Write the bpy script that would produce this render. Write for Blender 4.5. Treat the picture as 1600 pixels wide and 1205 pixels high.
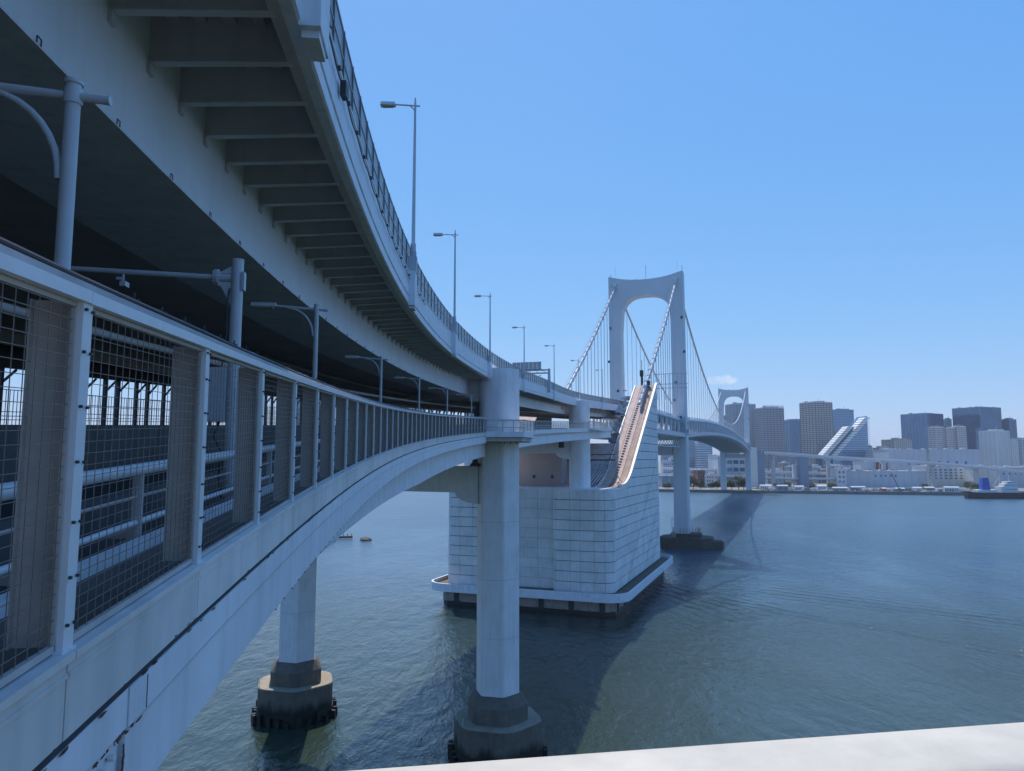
import bpy, bmesh, math, random
import numpy as np
from math import sin, cos, tan, radians as R, pi, atan2, sqrt, hypot
from mathutils import Vector, Matrix

# ------------------------------------------------------------------ clear
for o in list(bpy.data.objects):
    bpy.data.objects.remove(o)
rng = random.Random(7)
S = bpy.context.scene
COL = S.collection

# ------------------------------------------------------------------ camera
EYE = 38.7
PITCH = R(5.9)
cam = bpy.data.cameras.new("camera")
cam.sensor_width = 36.0
cam.lens = 1130.0 / 1600.0 * 36.0
cam.clip_start = 0.05
cam.clip_end = 60000
cam_o = bpy.data.objects.new("camera", cam)
cam_o.location = (0, 0, EYE)
cam_o.rotation_euler = (R(90) + PITCH, 0, 0)
COL.objects.link(cam_o)
S.camera = cam_o

# ------------------------------------------------------------------ light
SUN_EL, SUN_H = R(60), R(-10)      # heading measured clockwise from +Y
W = bpy.data.worlds.new("World"); S.world = W; W.use_nodes = True
nt = W.node_tree; nt.nodes.clear()
out = nt.nodes.new('ShaderNodeOutputWorld'); bg = nt.nodes.new('ShaderNodeBackground')
sky = nt.nodes.new('ShaderNodeTexSky'); sky.sky_type = 'NISHITA'; sky.sun_disc = False
sky.sun_elevation = SUN_EL; sky.sun_rotation = SUN_H % (2*pi)
sky.air_density = 1.0; sky.dust_density = 0.3; sky.ozone_density = 2.6; sky.altitude = 0
hsv = nt.nodes.new('ShaderNodeHueSaturation')
hsv.inputs['Hue'].default_value = 0.50
hsv.inputs['Saturation'].default_value = 1.12
hsv.inputs['Value'].default_value = 1.0
nt.links.new(sky.outputs[0], hsv.inputs['Color'])
# tone response of the camera's blue sky, channel by channel
sepc = nt.nodes.new('ShaderNodeSeparateColor'); comc = nt.nodes.new('ShaderNodeCombineColor')
nt.links.new(hsv.outputs[0], sepc.inputs[0])
for i_, (A_, g_) in enumerate(((0.86, 0.76), (1.84, 0.47), (4.55, 0.20))):
    p_ = nt.nodes.new('ShaderNodeMath'); p_.operation = 'POWER'; nt.links.new(sepc.outputs[i_], p_.inputs[0]); p_.inputs[1].default_value = g_
    q_ = nt.nodes.new('ShaderNodeMath'); q_.operation = 'MULTIPLY'; nt.links.new(p_.outputs[0], q_.inputs[0]); q_.inputs[1].default_value = A_
    nt.links.new(q_.outputs[0], comc.inputs[i_])
bg.inputs[1].default_value = 0.13
# one thin fair-weather cloud low over the far tower
tc = nt.nodes.new('ShaderNodeTexCoord')
def wmath(op, a, b=None):
    n = nt.nodes.new('ShaderNodeMath'); n.operation = op
    for i, v in enumerate((a, b)):
        if v is None: continue
        if isinstance(v, (int, float)): n.inputs[i].default_value = v
        else: nt.links.new(v, n.inputs[i])
    return n.outputs[0]
sep = nt.nodes.new('ShaderNodeSeparateXYZ'); nt.links.new(tc.outputs['Generated'], sep.inputs[0])
dx = wmath('DIVIDE', wmath('SUBTRACT', sep.outputs[0], 0.281), 0.022)
dz = wmath('DIVIDE', wmath('SUBTRACT', sep.outputs[2], 0.106), 0.009)
dd = wmath('ADD', wmath('MULTIPLY', dx, dx), wmath('MULTIPLY', dz, dz))
nz = nt.nodes.new('ShaderNodeTexNoise'); nz.inputs['Scale'].default_value = 70; nz.inputs['Detail'].default_value = 5
nt.links.new(tc.outputs['Generated'], nz.inputs['Vector'])
cl = wmath('MULTIPLY', wmath('SUBTRACT', wmath('MULTIPLY', nz.outputs[0], 2.3), wmath('ADD', dd, 0.45)), 1.1)
ycl = wmath('GREATER_THAN', sep.outputs[1], 0.0)
clamp = nt.nodes.new('ShaderNodeClamp'); nt.links.new(wmath('MULTIPLY', cl, ycl), clamp.inputs[0]); clamp.inputs[2].default_value = 0.75
mixc = nt.nodes.new('ShaderNodeMixRGB'); nt.links.new(clamp.outputs[0], mixc.inputs[0])
nt.links.new(comc.outputs[0], mixc.inputs[1]); mixc.inputs[2].default_value = (5.2, 5.9, 7.0, 1)
nt.links.new(mixc.outputs[0], bg.inputs[0]); nt.links.new(bg.outputs[0], out.inputs[0])

sd = bpy.data.lights.new("sun", 'SUN'); sd.energy = 4.2; sd.angle = R(0.53); sd.color = (1.0, 0.95, 0.87)
so = bpy.data.objects.new("sun", sd); COL.objects.link(so)
sdir = Vector((sin(SUN_H)*cos(SUN_EL), cos(SUN_H)*cos(SUN_EL), sin(SUN_EL)))
so.rotation_euler = (-sdir).to_track_quat('-Z', 'Y').to_euler(); so.location = (0, 0, 300)

S.view_settings.view_transform = 'Standard'
try: S.view_settings.look = 'None'
except Exception: pass
S.view_settings.gamma = 1.0; S.view_settings.use_curve_mapping = False
S.view_settings.exposure = 0.12
S.cycles.max_bounces = 6
S.cycles.transparent_max_bounces = 24
S.cycles.caustics_reflective = False; S.cycles.caustics_refractive = False

# ------------------------------------------------------------------ materials
def new_mat(name):
    m = bpy.data.materials.new(name); m.use_nodes = True
    b = m.node_tree.nodes['Principled BSDF']
    return m, m.node_tree, b

def paint(name, col, rough=0.5, var=0.12, scale=0.6, streak=0.0, streak_col=(0.12, 0.09, 0.07), metallic=0.0,
          bump=0.0, bscale=30.0, spec=0.4, rust=0.0, zscale=0.08, objvar=0.0):
    """painted / concrete surface: low frequency tone changes, vertical runs, small rust spots, fine relief"""
    m, t, b = new_mat(name)
    N, L = t.nodes, t.links
    geo = N.new('ShaderNodeNewGeometry')
    n1 = N.new('ShaderNodeTexNoise'); n1.inputs['Scale'].default_value = scale; n1.inputs['Detail'].default_value = 8
    n1.inputs['Roughness'].default_value = 0.62
    L.new(geo.outputs['Position'], n1.inputs['Vector'])
    rp = N.new('ShaderNodeMapRange'); L.new(n1.outputs[0], rp.inputs[0])
    rp.inputs[1].default_value = 0.3; rp.inputs[2].default_value = 0.7
    rp.inputs[3].default_value = 1 - var; rp.inputs[4].default_value = 1 + var*0.45
    mul = N.new('ShaderNodeMixRGB'); mul.blend_type = 'MULTIPLY'; mul.inputs[0].default_value = 1
    mul.inputs[1].default_value = (*col, 1); L.new(rp.outputs[0], mul.inputs[2])
    cur = mul.outputs[0]
    if objvar > 0:      # every panel left the factory a slightly different tone
        oi = N.new('ShaderNodeObjectInfo'); ro = N.new('ShaderNodeMapRange'); L.new(oi.outputs['Random'], ro.inputs[0])
        ro.inputs[3].default_value = 1-objvar; ro.inputs[4].default_value = 1+objvar*0.3
        m2 = N.new('ShaderNodeMixRGB'); m2.blend_type = 'MULTIPLY'; m2.inputs[0].default_value = 1
        L.new(cur, m2.inputs[1]); L.new(ro.outputs[0], m2.inputs[2]); cur = m2.outputs[0]
    if streak > 0:
        mp = N.new('ShaderNodeMapping'); mp.inputs['Scale'].default_value = (1, 1, zscale)
        L.new(geo.outputs['Position'], mp.inputs[0])
        n2 = N.new('ShaderNodeTexNoise'); n2.inputs['Scale'].default_value = 3.2; n2.inputs['Detail'].default_value = 7
        L.new(mp.outputs[0], n2.inputs['Vector'])
        r2 = N.new('ShaderNodeMapRange'); L.new(n2.outputs[0], r2.inputs[0])
        r2.inputs[1].default_value = 0.50; r2.inputs[2].default_value = 0.80
        r2.inputs[3].default_value = 0; r2.inputs[4].default_value = streak
        mx = N.new('ShaderNodeMixRGB'); L.new(r2.outputs[0], mx.inputs[0]); L.new(cur, mx.inputs[1])
        mx.inputs[2].default_value = (*streak_col, 1); cur = mx.outputs[0]
    if rust > 0:
        n3 = N.new('ShaderNodeTexNoise'); n3.inputs['Scale'].default_value = 4.5; n3.inputs['Detail'].default_value = 10
        n3.inputs['Roughness'].default_value = 0.7
        L.new(geo.outputs['Position'], n3.inputs['Vector'])
        r3 = N.new('ShaderNodeMapRange'); L.new(n3.outputs[0], r3.inputs[0])
        r3.inputs[1].default_value = 0.69; r3.inputs[2].default_value = 0.73
        r3.inputs[3].default_value = 0; r3.inputs[4].default_value = rust
        mx = N.new('ShaderNodeMixRGB'); L.new(r3.outputs[0], mx.inputs[0]); L.new(cur, mx.inputs[1])
        mx.inputs[2].default_value = (0.10, 0.055, 0.035, 1); cur = mx.outputs[0]
    L.new(cur, b.inputs['Base Color'])
    b.inputs['Roughness'].default_value = rough
    b.inputs['Metallic'].default_value = metallic
    b.inputs['Specular IOR Level'].default_value = spec
    if bump > 0:
        n4 = N.new('ShaderNodeTexNoise'); n4.inputs['Scale'].default_value = bscale; n4.inputs['Detail'].default_value = 5
        L.new(geo.outputs['Position'], n4.inputs['Vector'])
        bp = N.new('ShaderNodeBump'); bp.inputs['Strength'].default_value = bump; bp.inputs['Distance'].default_value = 0.02
        L.new(n4.outputs[0], bp.inputs['Height']); L.new(bp.outputs[0], b.inputs['Normal'])
    return m

M = {}
M['white'] = paint('white_bridge_paint', (0.79, 0.79, 0.81), 0.5, 0.12, 0.35, 0.30, (0.33, 0.32, 0.31), rust=0.25)
M['girder'] = paint('bluish_white_girder_paint', (0.80, 0.82, 0.87), 0.5, 0.12, 0.8, 0.32, (0.36, 0.36, 0.37), rust=0.7, spec=0.25)
M['fascia'] = paint('grey_white_fascia_paint', (0.78, 0.76, 0.74), 0.5, 0.14, 1.2, 0.35, (0.28, 0.27, 0.26), rust=0.6, spec=0.3, objvar=0.10)
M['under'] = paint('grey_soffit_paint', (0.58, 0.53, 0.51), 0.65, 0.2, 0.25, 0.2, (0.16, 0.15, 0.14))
M['bracket'] = paint('grey_bracket_paint', (0.62, 0.61, 0.62), 0.6, 0.15, 0.6, 0.2, (0.3, 0.28, 0.25))
M['gap'] = paint('dark_joint_with_rust', (0.05, 0.055, 0.07), 0.8, 0.3, 3, 0.0, rust=0.9)
M['capgrey'] = paint('dull_grey_cap_paint', (0.42, 0.43, 0.44), 0.6, 0.15, 3, 0.3, (0.2, 0.2, 0.2), spec=0.2, rust=0.4)
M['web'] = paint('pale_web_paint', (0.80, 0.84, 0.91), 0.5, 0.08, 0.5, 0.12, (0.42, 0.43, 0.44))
M['tower'] = paint('white_tower_paint', (0.64, 0.66, 0.68), 0.5, 0.08, 0.05, 0.15, (0.38, 0.39, 0.41))
M['post'] = paint('white_fence_post_paint', (0.68, 0.71, 0.74), 0.4, 0.06, 4, 0.1, rust=0.3)
M['beige'] = paint('beige_grey_post_paint', (0.50, 0.475, 0.45), 0.6, 0.12, 3, 0.2, (0.16, 0.13, 0.11), rust=0.3)
M['wire'] = paint('brown_coated_wire', (0.20, 0.165, 0.14), 0.5, 0.15, 6)
M['lamp'] = paint('pale_grey_lamp_paint', (0.55, 0.58, 0.62), 0.4, 0.08, 3, 0.1)
M['dark'] = paint('dark_steel', (0.045, 0.05, 0.058), 0.5, 0.2, 2)
M['darkpost'] = paint('dark_grey_barrier_steel', (0.12, 0.125, 0.135), 0.5, 0.15, 2)
M['rustpost'] = paint('red_brown_primer', (0.26, 0.075, 0.035), 0.7, 0.25, 2)
M['rust'] = paint('rusty_steel', (0.12, 0.065, 0.045), 0.8, 0.4, 9, bump=0.5, bscale=60)
M['asphalt'] = paint('asphalt', (0.05, 0.05, 0.052), 0.85, 0.25, 1.5, bump=0.3)
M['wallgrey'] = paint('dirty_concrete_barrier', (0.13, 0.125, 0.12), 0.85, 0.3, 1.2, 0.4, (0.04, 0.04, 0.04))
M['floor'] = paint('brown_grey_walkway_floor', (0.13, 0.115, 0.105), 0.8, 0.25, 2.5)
M['concrete'] = paint('weathered_concrete', (0.42, 0.39, 0.35), 0.85, 0.25, 0.6, 0.55, (0.08, 0.075, 0.07), bump=0.4, bscale=6)
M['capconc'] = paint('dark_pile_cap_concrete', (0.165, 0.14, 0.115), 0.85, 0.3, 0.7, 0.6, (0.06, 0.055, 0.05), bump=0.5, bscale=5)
def tide_stain(m, z0, z1):
    t = m.node_tree; N, L = t.nodes, t.links; b = N['Principled BSDF']
    src = b.inputs['Base Color'].links[0].from_socket
    geo = N.new('ShaderNodeNewGeometry'); sp = N.new('ShaderNodeSeparateXYZ'); L.new(geo.outputs['Position'], sp.inputs[0])
    mp = N.new('ShaderNodeMapping'); mp.inputs['Scale'].default_value = (1, 1, 0.25); L.new(geo.outputs['Position'], mp.inputs[0])
    n = N.new('ShaderNodeTexNoise'); n.inputs['Scale'].default_value = 0.9; n.inputs['Detail'].default_value = 8; L.new(mp.outputs[0], n.inputs['Vector'])
    a = N.new('ShaderNodeMath'); a.operation = 'MULTIPLY_ADD'; L.new(n.outputs[0], a.inputs[0]); a.inputs[1].default_value = 3.2; L.new(sp.outputs[2], a.inputs[2])
    r = N.new('ShaderNodeMapRange'); r.clamp = True; L.new(a.outputs[0], r.inputs[0]); r.inputs[1].default_value = z0+1.6; r.inputs[2].default_value = z1+1.6
    r.inputs[3].default_value = 1; r.inputs[4].default_value = 0
    mx = N.new('ShaderNodeMixRGB'); L.new(r.outputs[0], mx.inputs[0]); L.new(src, mx.inputs[1]); mx.inputs[2].default_value = (0.022, 0.024, 0.017, 1)
    L.new(mx.outputs[0], b.inputs['Base Color'])
tide_stain(M['capconc'], 1.9, 3.1); tide_stain(M['concrete'], 0.0, 1.3)
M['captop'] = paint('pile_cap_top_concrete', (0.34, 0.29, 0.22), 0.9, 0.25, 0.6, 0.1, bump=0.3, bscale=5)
M['tide'] = paint('wet_black_tide_band', (0.022, 0.02, 0.018), 0.45, 0.5, 1.6, bump=0.8, bscale=4)
M['panel'] = paint('pale_precast_panel', (0.81, 0.81, 0.80), 0.6, 0.18, 0.22, 0.32, (0.34, 0.34, 0.35), rust=0.3, objvar=0.09)
M['joint'] = paint('panel_joint_shadow_gap', (0.05, 0.055, 0.065), 0.8, 0.15, 1)
M['slope'] = paint('pinkish_brown_slope', (0.60, 0.43, 0.36), 0.75, 0.3, 0.6, 0.35, (0.20, 0.12, 0.10), bump=0.3, bscale=3, zscale=1.0)
M['slopebrown'] = paint('rusty_brown_slope', (0.42, 0.27, 0.21), 0.75, 0.3, 0.6, 0.35, (0.20, 0.12, 0.10), bump=0.3, bscale=3, zscale=1.0)
M['slopewall'] = paint('pinkish_grey_wall', (0.40, 0.35, 0.34), 0.75, 0.15, 0.12, 0.2, (0.22, 0.19, 0.18))
M['sunwhite'] = paint('white_kerb_paint', (0.78, 0.77, 0.74), 0.5, 0.06, 1)
M['deckbrown'] = paint('brown_deck_floor', (0.16, 0.12, 0.09), 0.85, 0.25, 0.4)
M['cable'] = paint('grey_cable_wrap', (0.46, 0.50, 0.54), 0.45, 0.08, 0.4)
M['rope'] = paint('hanger_rope', (0.50, 0.54, 0.58), 0.5, 0.05, 0.4)
M['cream'] = paint('cream_handrail_paint', (0.57, 0.54, 0.485), 0.5, 0.16, 8, 0.3, (0.48, 0.44, 0.39), bump=0.05, bscale=150, rust=0.15)
M['rock'] = paint('dark_wet_rock', (0.09, 0.08, 0.065), 0.8, 0.4, 0.8, bump=0.6, bscale=3)
M['quay'] = paint('quay_concrete', (0.20, 0.195, 0.18), 0.85, 0.2, 0.15, 0.5, (0.05, 0.05, 0.045), zscale=0.3)
M['land'] = paint('pale_yard_ground', (0.24, 0.23, 0.215), 0.9, 0.25, 0.02)
M['lampglass'] = paint('lamp_lens', (0.35, 0.30, 0.22), 0.3, 0.1, 6)
M['signback'] = paint('sign_back_grey', (0.50, 0.50, 0.49), 0.5, 0.12, 1.5, 0.1)
M['silver'] = paint('silver_housing', (0.50, 0.53, 0.58), 0.35, 0.1, 4, 0.1)

def glassy(name, col, rough=0.12, var=0.25, scale=0.06):
    m = paint(name, col, rough, var, scale, spec=0.8, metallic=0.5)
    return m
M['bglass'] = glassy('dark_blue_curtain_glass', (0.08, 0.17, 0.30), 0.1)
M['bglass2'] = glassy('mid_blue_curtain_glass', (0.15, 0.28, 0.44), 0.1)
M['bgrey'] = paint('blue_grey_cladding', (0.22, 0.29, 0.37), 0.6, 0.1, 0.05)
M['bwhite'] = paint('white_facade', (0.70, 0.69, 0.67), 0.7, 0.1, 0.03, 0.1)
M['bbrown'] = paint('brown_tile_facade', (0.29, 0.235, 0.22), 0.7, 0.15, 0.03)
M['bpale'] = paint('pale_grey_facade', (0.52, 0.55, 0.59), 0.7, 0.1, 0.02, 0.1)
M['bbeige'] = paint('beige_facade', (0.42, 0.37, 0.33), 0.7, 0.1, 0.03)
M['red'] = paint('brick_red', (0.30, 0.10, 0.07), 0.7, 0.2, 0.3)
M['orange'] = paint('orange_paint', (0.65, 0.16, 0.05), 0.5, 0.1, 1)
M['blue'] = paint('strong_blue_paint', (0.02, 0.09, 0.42), 0.4, 0.1, 1)
M['navy'] = paint('dark_navy_hull', (0.018, 0.022, 0.04), 0.45, 0.2, 0.3)
M['teal'] = paint('green_paint', (0.05, 0.20, 0.14), 0.5, 0.1, 1)
M['bark'] = paint('bark', (0.07, 0.05, 0.035), 0.9, 0.3, 3)
M['leaf'] = paint('dark_foliage', (0.045, 0.075, 0.028), 0.8, 0.6, 0.35)
M['leaf2'] = paint('olive_foliage', (0.075, 0.10, 0.035), 0.8, 0.5, 0.35)
M['skin'] = paint('skin', (0.5, 0.33, 0.25), 0.6, 0.05, 5)
M['stone'] = paint('river_stone', (0.14, 0.13, 0.11), 0.9, 0.3, 0.5)

# translucent barrier board
def barrier_board():
    m, t, b = new_mat('smoky_translucent_barrier_board')
    N, L = t.nodes, t.links
    b.inputs['Base Color'].default_value = (0.36, 0.38, 0.41, 1); b.inputs['Roughness'].default_value = 0.4
    tr = N.new('ShaderNodeBsdfTransparent'); tr.inputs[0].default_value = (0.85, 0.9, 0.95, 1)
    mx = N.new('ShaderNodeMixShader'); mx.inputs[0].default_value = 0.66
    L.new(tr.outputs[0], mx.inputs[1]); L.new(b.outputs[0], mx.inputs[2])
    L.new(mx.outputs[0], N['Material Output'].inputs[0])
    return m
M['board'] = barrier_board()

def water_mat():
    m, t, b = new_mat('harbour_water')
    N, L = t.nodes, t.links
    geo = N.new('ShaderNodeNewGeometry')
    def noise(sc, det, vec, rough=0.5, dist=0.0):
        n = N.new('ShaderNodeTexNoise'); n.inputs['Scale'].default_value = sc; n.inputs['Detail'].default_value = det
        n.inputs['Roughness'].default_value = rough; n.inputs['Distortion'].default_value = dist
        L.new(vec, n.inputs['Vector']); return n.outputs[0]
    def mapping(sx, sy, rot):
        mp = N.new('ShaderNodeMapping'); mp.inputs['Scale'].default_value = (sx, sy, 1); mp.inputs['Rotation'].default_value = (0, 0, rot)
        L.new(geo.outputs['Position'], mp.inputs[0]); return mp.outputs[0]
    def mth(op, a, bb=None, c=None):
        n = N.new('ShaderNodeMath'); n.operation = op
        for i, v in enumerate((a, bb, c)):
            if v is None: continue
            if isinstance(v, (int, float)): n.inputs[i].default_value = v
            else: L.new(v, n.inputs[i])
        return n.outputs[0]
    v1 = mapping(1, 0.42, R(15))
    v2 = mapping(1, 0.55, R(-32))
    v3 = mapping(1, 1, 0)
    h = mth('MULTIPLY', noise(0.85, 6, v1, 0.62, 0.3), 0.95)
    h = mth('ADD', h, mth('MULTIPLY', noise(0.26, 4, v2, 0.55, 0.4), 2.1))
    h = mth('ADD', h, mth('MULTIPLY', noise(2.1, 4, v1, 0.6), 0.16))
    patch = noise(0.013, 4, v2, 0.55, 0.6)
    h = mth('MULTIPLY', h, mth('MAXIMUM', mth('MULTIPLY_ADD', patch, 3.2, -0.75), 0.35))
    h = mth('ADD', h, mth('MULTIPLY', noise(0.07, 3, v1, 0.5), 2.2))
    # two long low wake ridges from a passed boat, crossing the channel
    sp = N.new('ShaderNodeSeparateXYZ'); L.new(geo.outputs['Position'], sp.inputs[0])
    X, Y = sp.outputs[0], sp.outputs[1]
    wn = noise(0.05, 3, v3)
    def ridge(x0, y0, x1, y1, bend, width, amp, lam):
        L_ = hypot(x1-x0, y1-y0); ux, uy = (x1-x0)/L_, (y1-y0)/L_
        rx = mth('SUBTRACT', X, x0); ry = mth('SUBTRACT', Y, y0)
        a = mth('DIVIDE', mth('ADD', mth('MULTIPLY', rx, ux), mth('MULTIPLY', ry, uy)), L_)
        d = mth('SUBTRACT', mth('MULTIPLY', rx, -uy), mth('MULTIPLY', ry, -ux))
        d = mth('ADD', d, mth('MULTIPLY', mth('MULTIPLY', a, mth('SUBTRACT', 1.0, a)), bend))
        d = mth('ADD', d, mth('MULTIPLY', mth('SUBTRACT', wn, 0.5), 5.0))
        g = mth('POWER', 2.718, mth('MULTIPLY', mth('POWER', mth('DIVIDE', mth('ABSOLUTE', d), width), 2.0), -1.0))
        s = mth('SINE', mth('MULTIPLY', d, 2*pi/lam))
        inr = mth('MULTIPLY', mth('GREATER_THAN', a, 0.0), mth('LESS_THAN', a, 1.2))
        fade = mth('MINIMUM', mth('MULTIPLY', a, 6.0), 1.0)
        fade = mth('MULTIPLY', mth('MAXIMUM', fade, 0.0), inr)
        return mth('MULTIPLY', mth('MULTIPLY', mth('MULTIPLY', g, s), fade), amp)
    h = mth('ADD', h, ridge(48, 222, 120, 128, 10, 3.4, 0.55, 4.8))
    h = mth('ADD', h, ridge(70, 225, 190, 120, 8, 10.0, 0.45, 5.0))
    h = mth('ADD', h, ridge(40, 235, 56, 190, 0, 14.0, 0.5, 4.0))
    bp = N.new('ShaderNodeBump'); bp.inputs['Strength'].default_value = 1.0; bp.inputs['Distance'].default_value = 0.29
    if 'Filter Width' in bp.inputs: bp.inputs['Filter Width'].default_value = 0.01
    L.new(h, bp.inputs['Height']); L.new(bp.outputs[0], b.inputs['Normal'])
    cn = noise(0.02, 4, v1)
    cr = N.new('ShaderNodeMixRGB'); L.new(cn, cr.inputs[0])
    cr.inputs[1].default_value = (0.034, 0.047, 0.024, 1); cr.inputs[2].default_value = (0.024, 0.040, 0.032, 1)
    # green silty water near the piers, painted bluer and wind-roughened out in the channel
    ch = N.new('ShaderNodeMapRange'); ch.interpolation_type = 'SMOOTHSTEP'
    L.new(mth('ADD', Y, mth('MULTIPLY', mth('SUBTRACT', noise(0.018, 4, v2, 0.6), 0.5), 90.0)), ch.inputs[0])
    ch.inputs[1].default_value = 120; ch.inputs[2].default_value = 300; ch.inputs[3].default_value = 0; ch.inputs[4].default_value = 1
    mb_ = N.new('ShaderNodeMixRGB'); L.new(ch.outputs[0], mb_.inputs[0]); L.new(cr.outputs[0], mb_.inputs[1]); mb_.inputs[2].default_value = (0.028, 0.075, 0.120, 1)  # offshore blue base stands in for brighter sky reflection on distant waves
    L.new(mb_.outputs[0], b.inputs['Base Color'])
    rg = N.new('ShaderNodeMapRange'); L.new(Y, rg.inputs[0]); rg.inputs[1].default_value = 150; rg.inputs[2].default_value = 500
    rg.inputs[3].default_value = 0.05; rg.inputs[4].default_value = 0.28; L.new(rg.outputs[0], b.inputs['Roughness'])
    b.inputs['IOR'].default_value = 1.55
    return m
M['water'] = water_mat()

# ------------------------------------------------------------------ mesh builder
class MB:
    def __init__(s): s.v = []; s.f = []
    def add(s, vs, fs):
        b = len(s.v); s.v += [tuple(p) for p in vs]; s.f += [tuple(i+b for i in f) for f in fs]; return s
    def box(s, c, d, rz=0.0, shear=None):
        cx, cy, cz = c; dx, dy, dz = [q/2 for q in d]; ca, sa = cos(rz), sin(rz); vs = []
        for z in (-dz, dz):
            for x, y in ((-dx, -dy), (dx, -dy), (dx, dy), (-dx, dy)):
                vs.append((cx+x*ca-y*sa, cy+x*sa+y*ca, cz+z))
        return s.add(vs, [(0,3,2,1),(4,5,6,7),(0,1,5,4),(1,2,6,5),(2,3,7,6),(3,0,4,7)])
    def bar(s, p0, p1, w, h, up=(0,0,1)):
        p0 = Vector(p0); p1 = Vector(p1); d = (p1-p0)
        if d.length < 1e-6: return s
        d.normalize(); u = Vector(up)
        sd_ = d.cross(u)
        if sd_.length < 1e-4: sd_ = d.cross(Vector((1, 0, 0)))
        sd_.normalize(); u = sd_.cross(d)
        a, b = sd_*(w/2), u*(h/2); vs = []
        for p in (p0, p1): vs += [p-a-b, p+a-b, p+a+b, p-a+b]
        return s.add(vs, [(0,1,2,3),(7,6,5,4),(0,4,5,1),(1,5,6,2),(2,6,7,3),(3,7,4,0)])
    def tube(s, pts, r, n=8, r2=None):
        pts = [Vector(p) for p in pts]; k = len(pts); rings = []
        for i, p in enumerate(pts):
            d = (pts[min(i+1, k-1)] - pts[max(i-1, 0)]).normalized()
            u = Vector((0, 0, 1)) if abs(d.z) < 0.95 else Vector((1, 0, 0))
            a = d.cross(u).normalized(); b = a.cross(d)
            rr = r if r2 is None else r + (r2-r)*i/(k-1)
            rings.append([p + a*(rr*cos(2*pi*j/n)) + b*(rr*sin(2*pi*j/n)) for j in range(n)])
        vs = [q for ring in rings for q in ring]; fs = []
        for i in range(k-1):
            for j in range(n):
                fs.append((i*n+j, (i+1)*n+j, (i+1)*n+(j+1) % n, i*n+(j+1) % n))
        fs.append(tuple(range(n))); fs.append(tuple(reversed(range((k-1)*n, k*n))))
        return s.add(vs, fs)
    def prism(s, poly, z0, z1, poly2=None):
        """poly: list of (x,y) counter-clockwise; optional different top polygon"""
        n = len(poly); poly2 = poly2 or poly
        vs = [(x, y, z0) for x, y in poly] + [(x, y, z1) for x, y in poly2]
        fs = [tuple(reversed(range(n))), tuple(range(n, 2*n))]
        for i in range(n): fs.append((i, (i+1) % n, n+(i+1) % n, n+i))
        return s.add(vs, fs)
    def rings(s, rings, closed=True, caps=True):
        n = len(rings[0]); k = len(rings)
        vs = [p for r_ in rings for p in r_]; fs = []
        for i in range(k-1):
            for j in range(n if closed else n-1):
                fs.append((i*n+j, i*n+(j+1) % n, (i+1)*n+(j+1) % n, (i+1)*n+j))
        if caps and closed:
            fs.append(tuple(reversed(range(n)))); fs.append(tuple(range((k-1)*n, k*n)))
        return s.add(vs, fs)
    def mesh(s, name, mat, smooth=None):
        me = bpy.data.meshes.new(name); me.from_pydata(s.v, [], s.f); me.update()
        bm = bmesh.new(); bm.from_mesh(me); bmesh.ops.recalc_face_normals(bm, faces=bm.faces); bm.to_mesh(me); bm.free()
        if mat is not None: me.materials.append(mat)
        if smooth:
            me.polygons.foreach_set('use_smooth', [True]*len(me.polygons))
            try: me.set_sharp_from_angle(angle=R(smooth))
            except Exception: pass
        return me
    def build(s, name, mat, parent=None, smooth=None, kind=None, label=None, bevel=0):
        return link(s.mesh(name, mat, smooth), name, parent, kind=kind, label=label, bevel=bevel)

def link(me, name, parent=None, loc=None, rot=None, kind=None, label=None, bevel=0):
    o = bpy.data.objects.new(name, me); COL.objects.link(o)
    if loc is not None: o.location = loc
    if rot is not None: o.rotation_euler = rot
    if parent is not None:
        o.parent = parent
        # parts are modelled in world coordinates unless loc is given
        if loc is None and rot is None:
            o.matrix_parent_inverse = pinv(parent)
    if kind: o['kind'] = kind
    if label: o['label'] = label
    if bevel:
        b = o.modifiers.new('bevel', 'BEVEL'); b.width = bevel; b.segments = 2; b.limit_method = 'ANGLE'; b.angle_limit = R(40)
    return o
def pinv(p):
    m = Matrix.LocRotScale(p.location, p.rotation_euler, p.scale) if p.parent is None else \
        Matrix.LocRotScale(p.parent.location, p.parent.rotation_euler, p.parent.scale) @ p.parent_matrix_world if False else None
    if p.parent is None:
        return Matrix.LocRotScale(p.location, p.rotation_euler, p.scale).inverted()
    # second level: parts with identity local transform
    return Matrix.Identity(4) if (p.location.length == 0) else Matrix.Translation(p.location).inverted()

def thing(name, label, cat, loc=(0,0,0), rz=0.0, group=None):
    o = bpy.data.objects.new(name, None); COL.objects.link(o); o.empty_display_size = 0.5
    o.location = loc; o.rotation_euler = (0, 0, rz); tag(o, label, cat, group); return o
def tag(o, label, cat, group=None):
    o['label'] = label; o['category'] = cat
    if group: o['group'] = group
    return o
def struct(o): o['kind'] = 'structure'; return o
def copy_tree(o, parent=None):
    c = o.copy(); COL.objects.link(c)
    if parent is not None: c.parent = parent
    for ch in list(o.children): copy_tree(ch, c)
    return c

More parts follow.
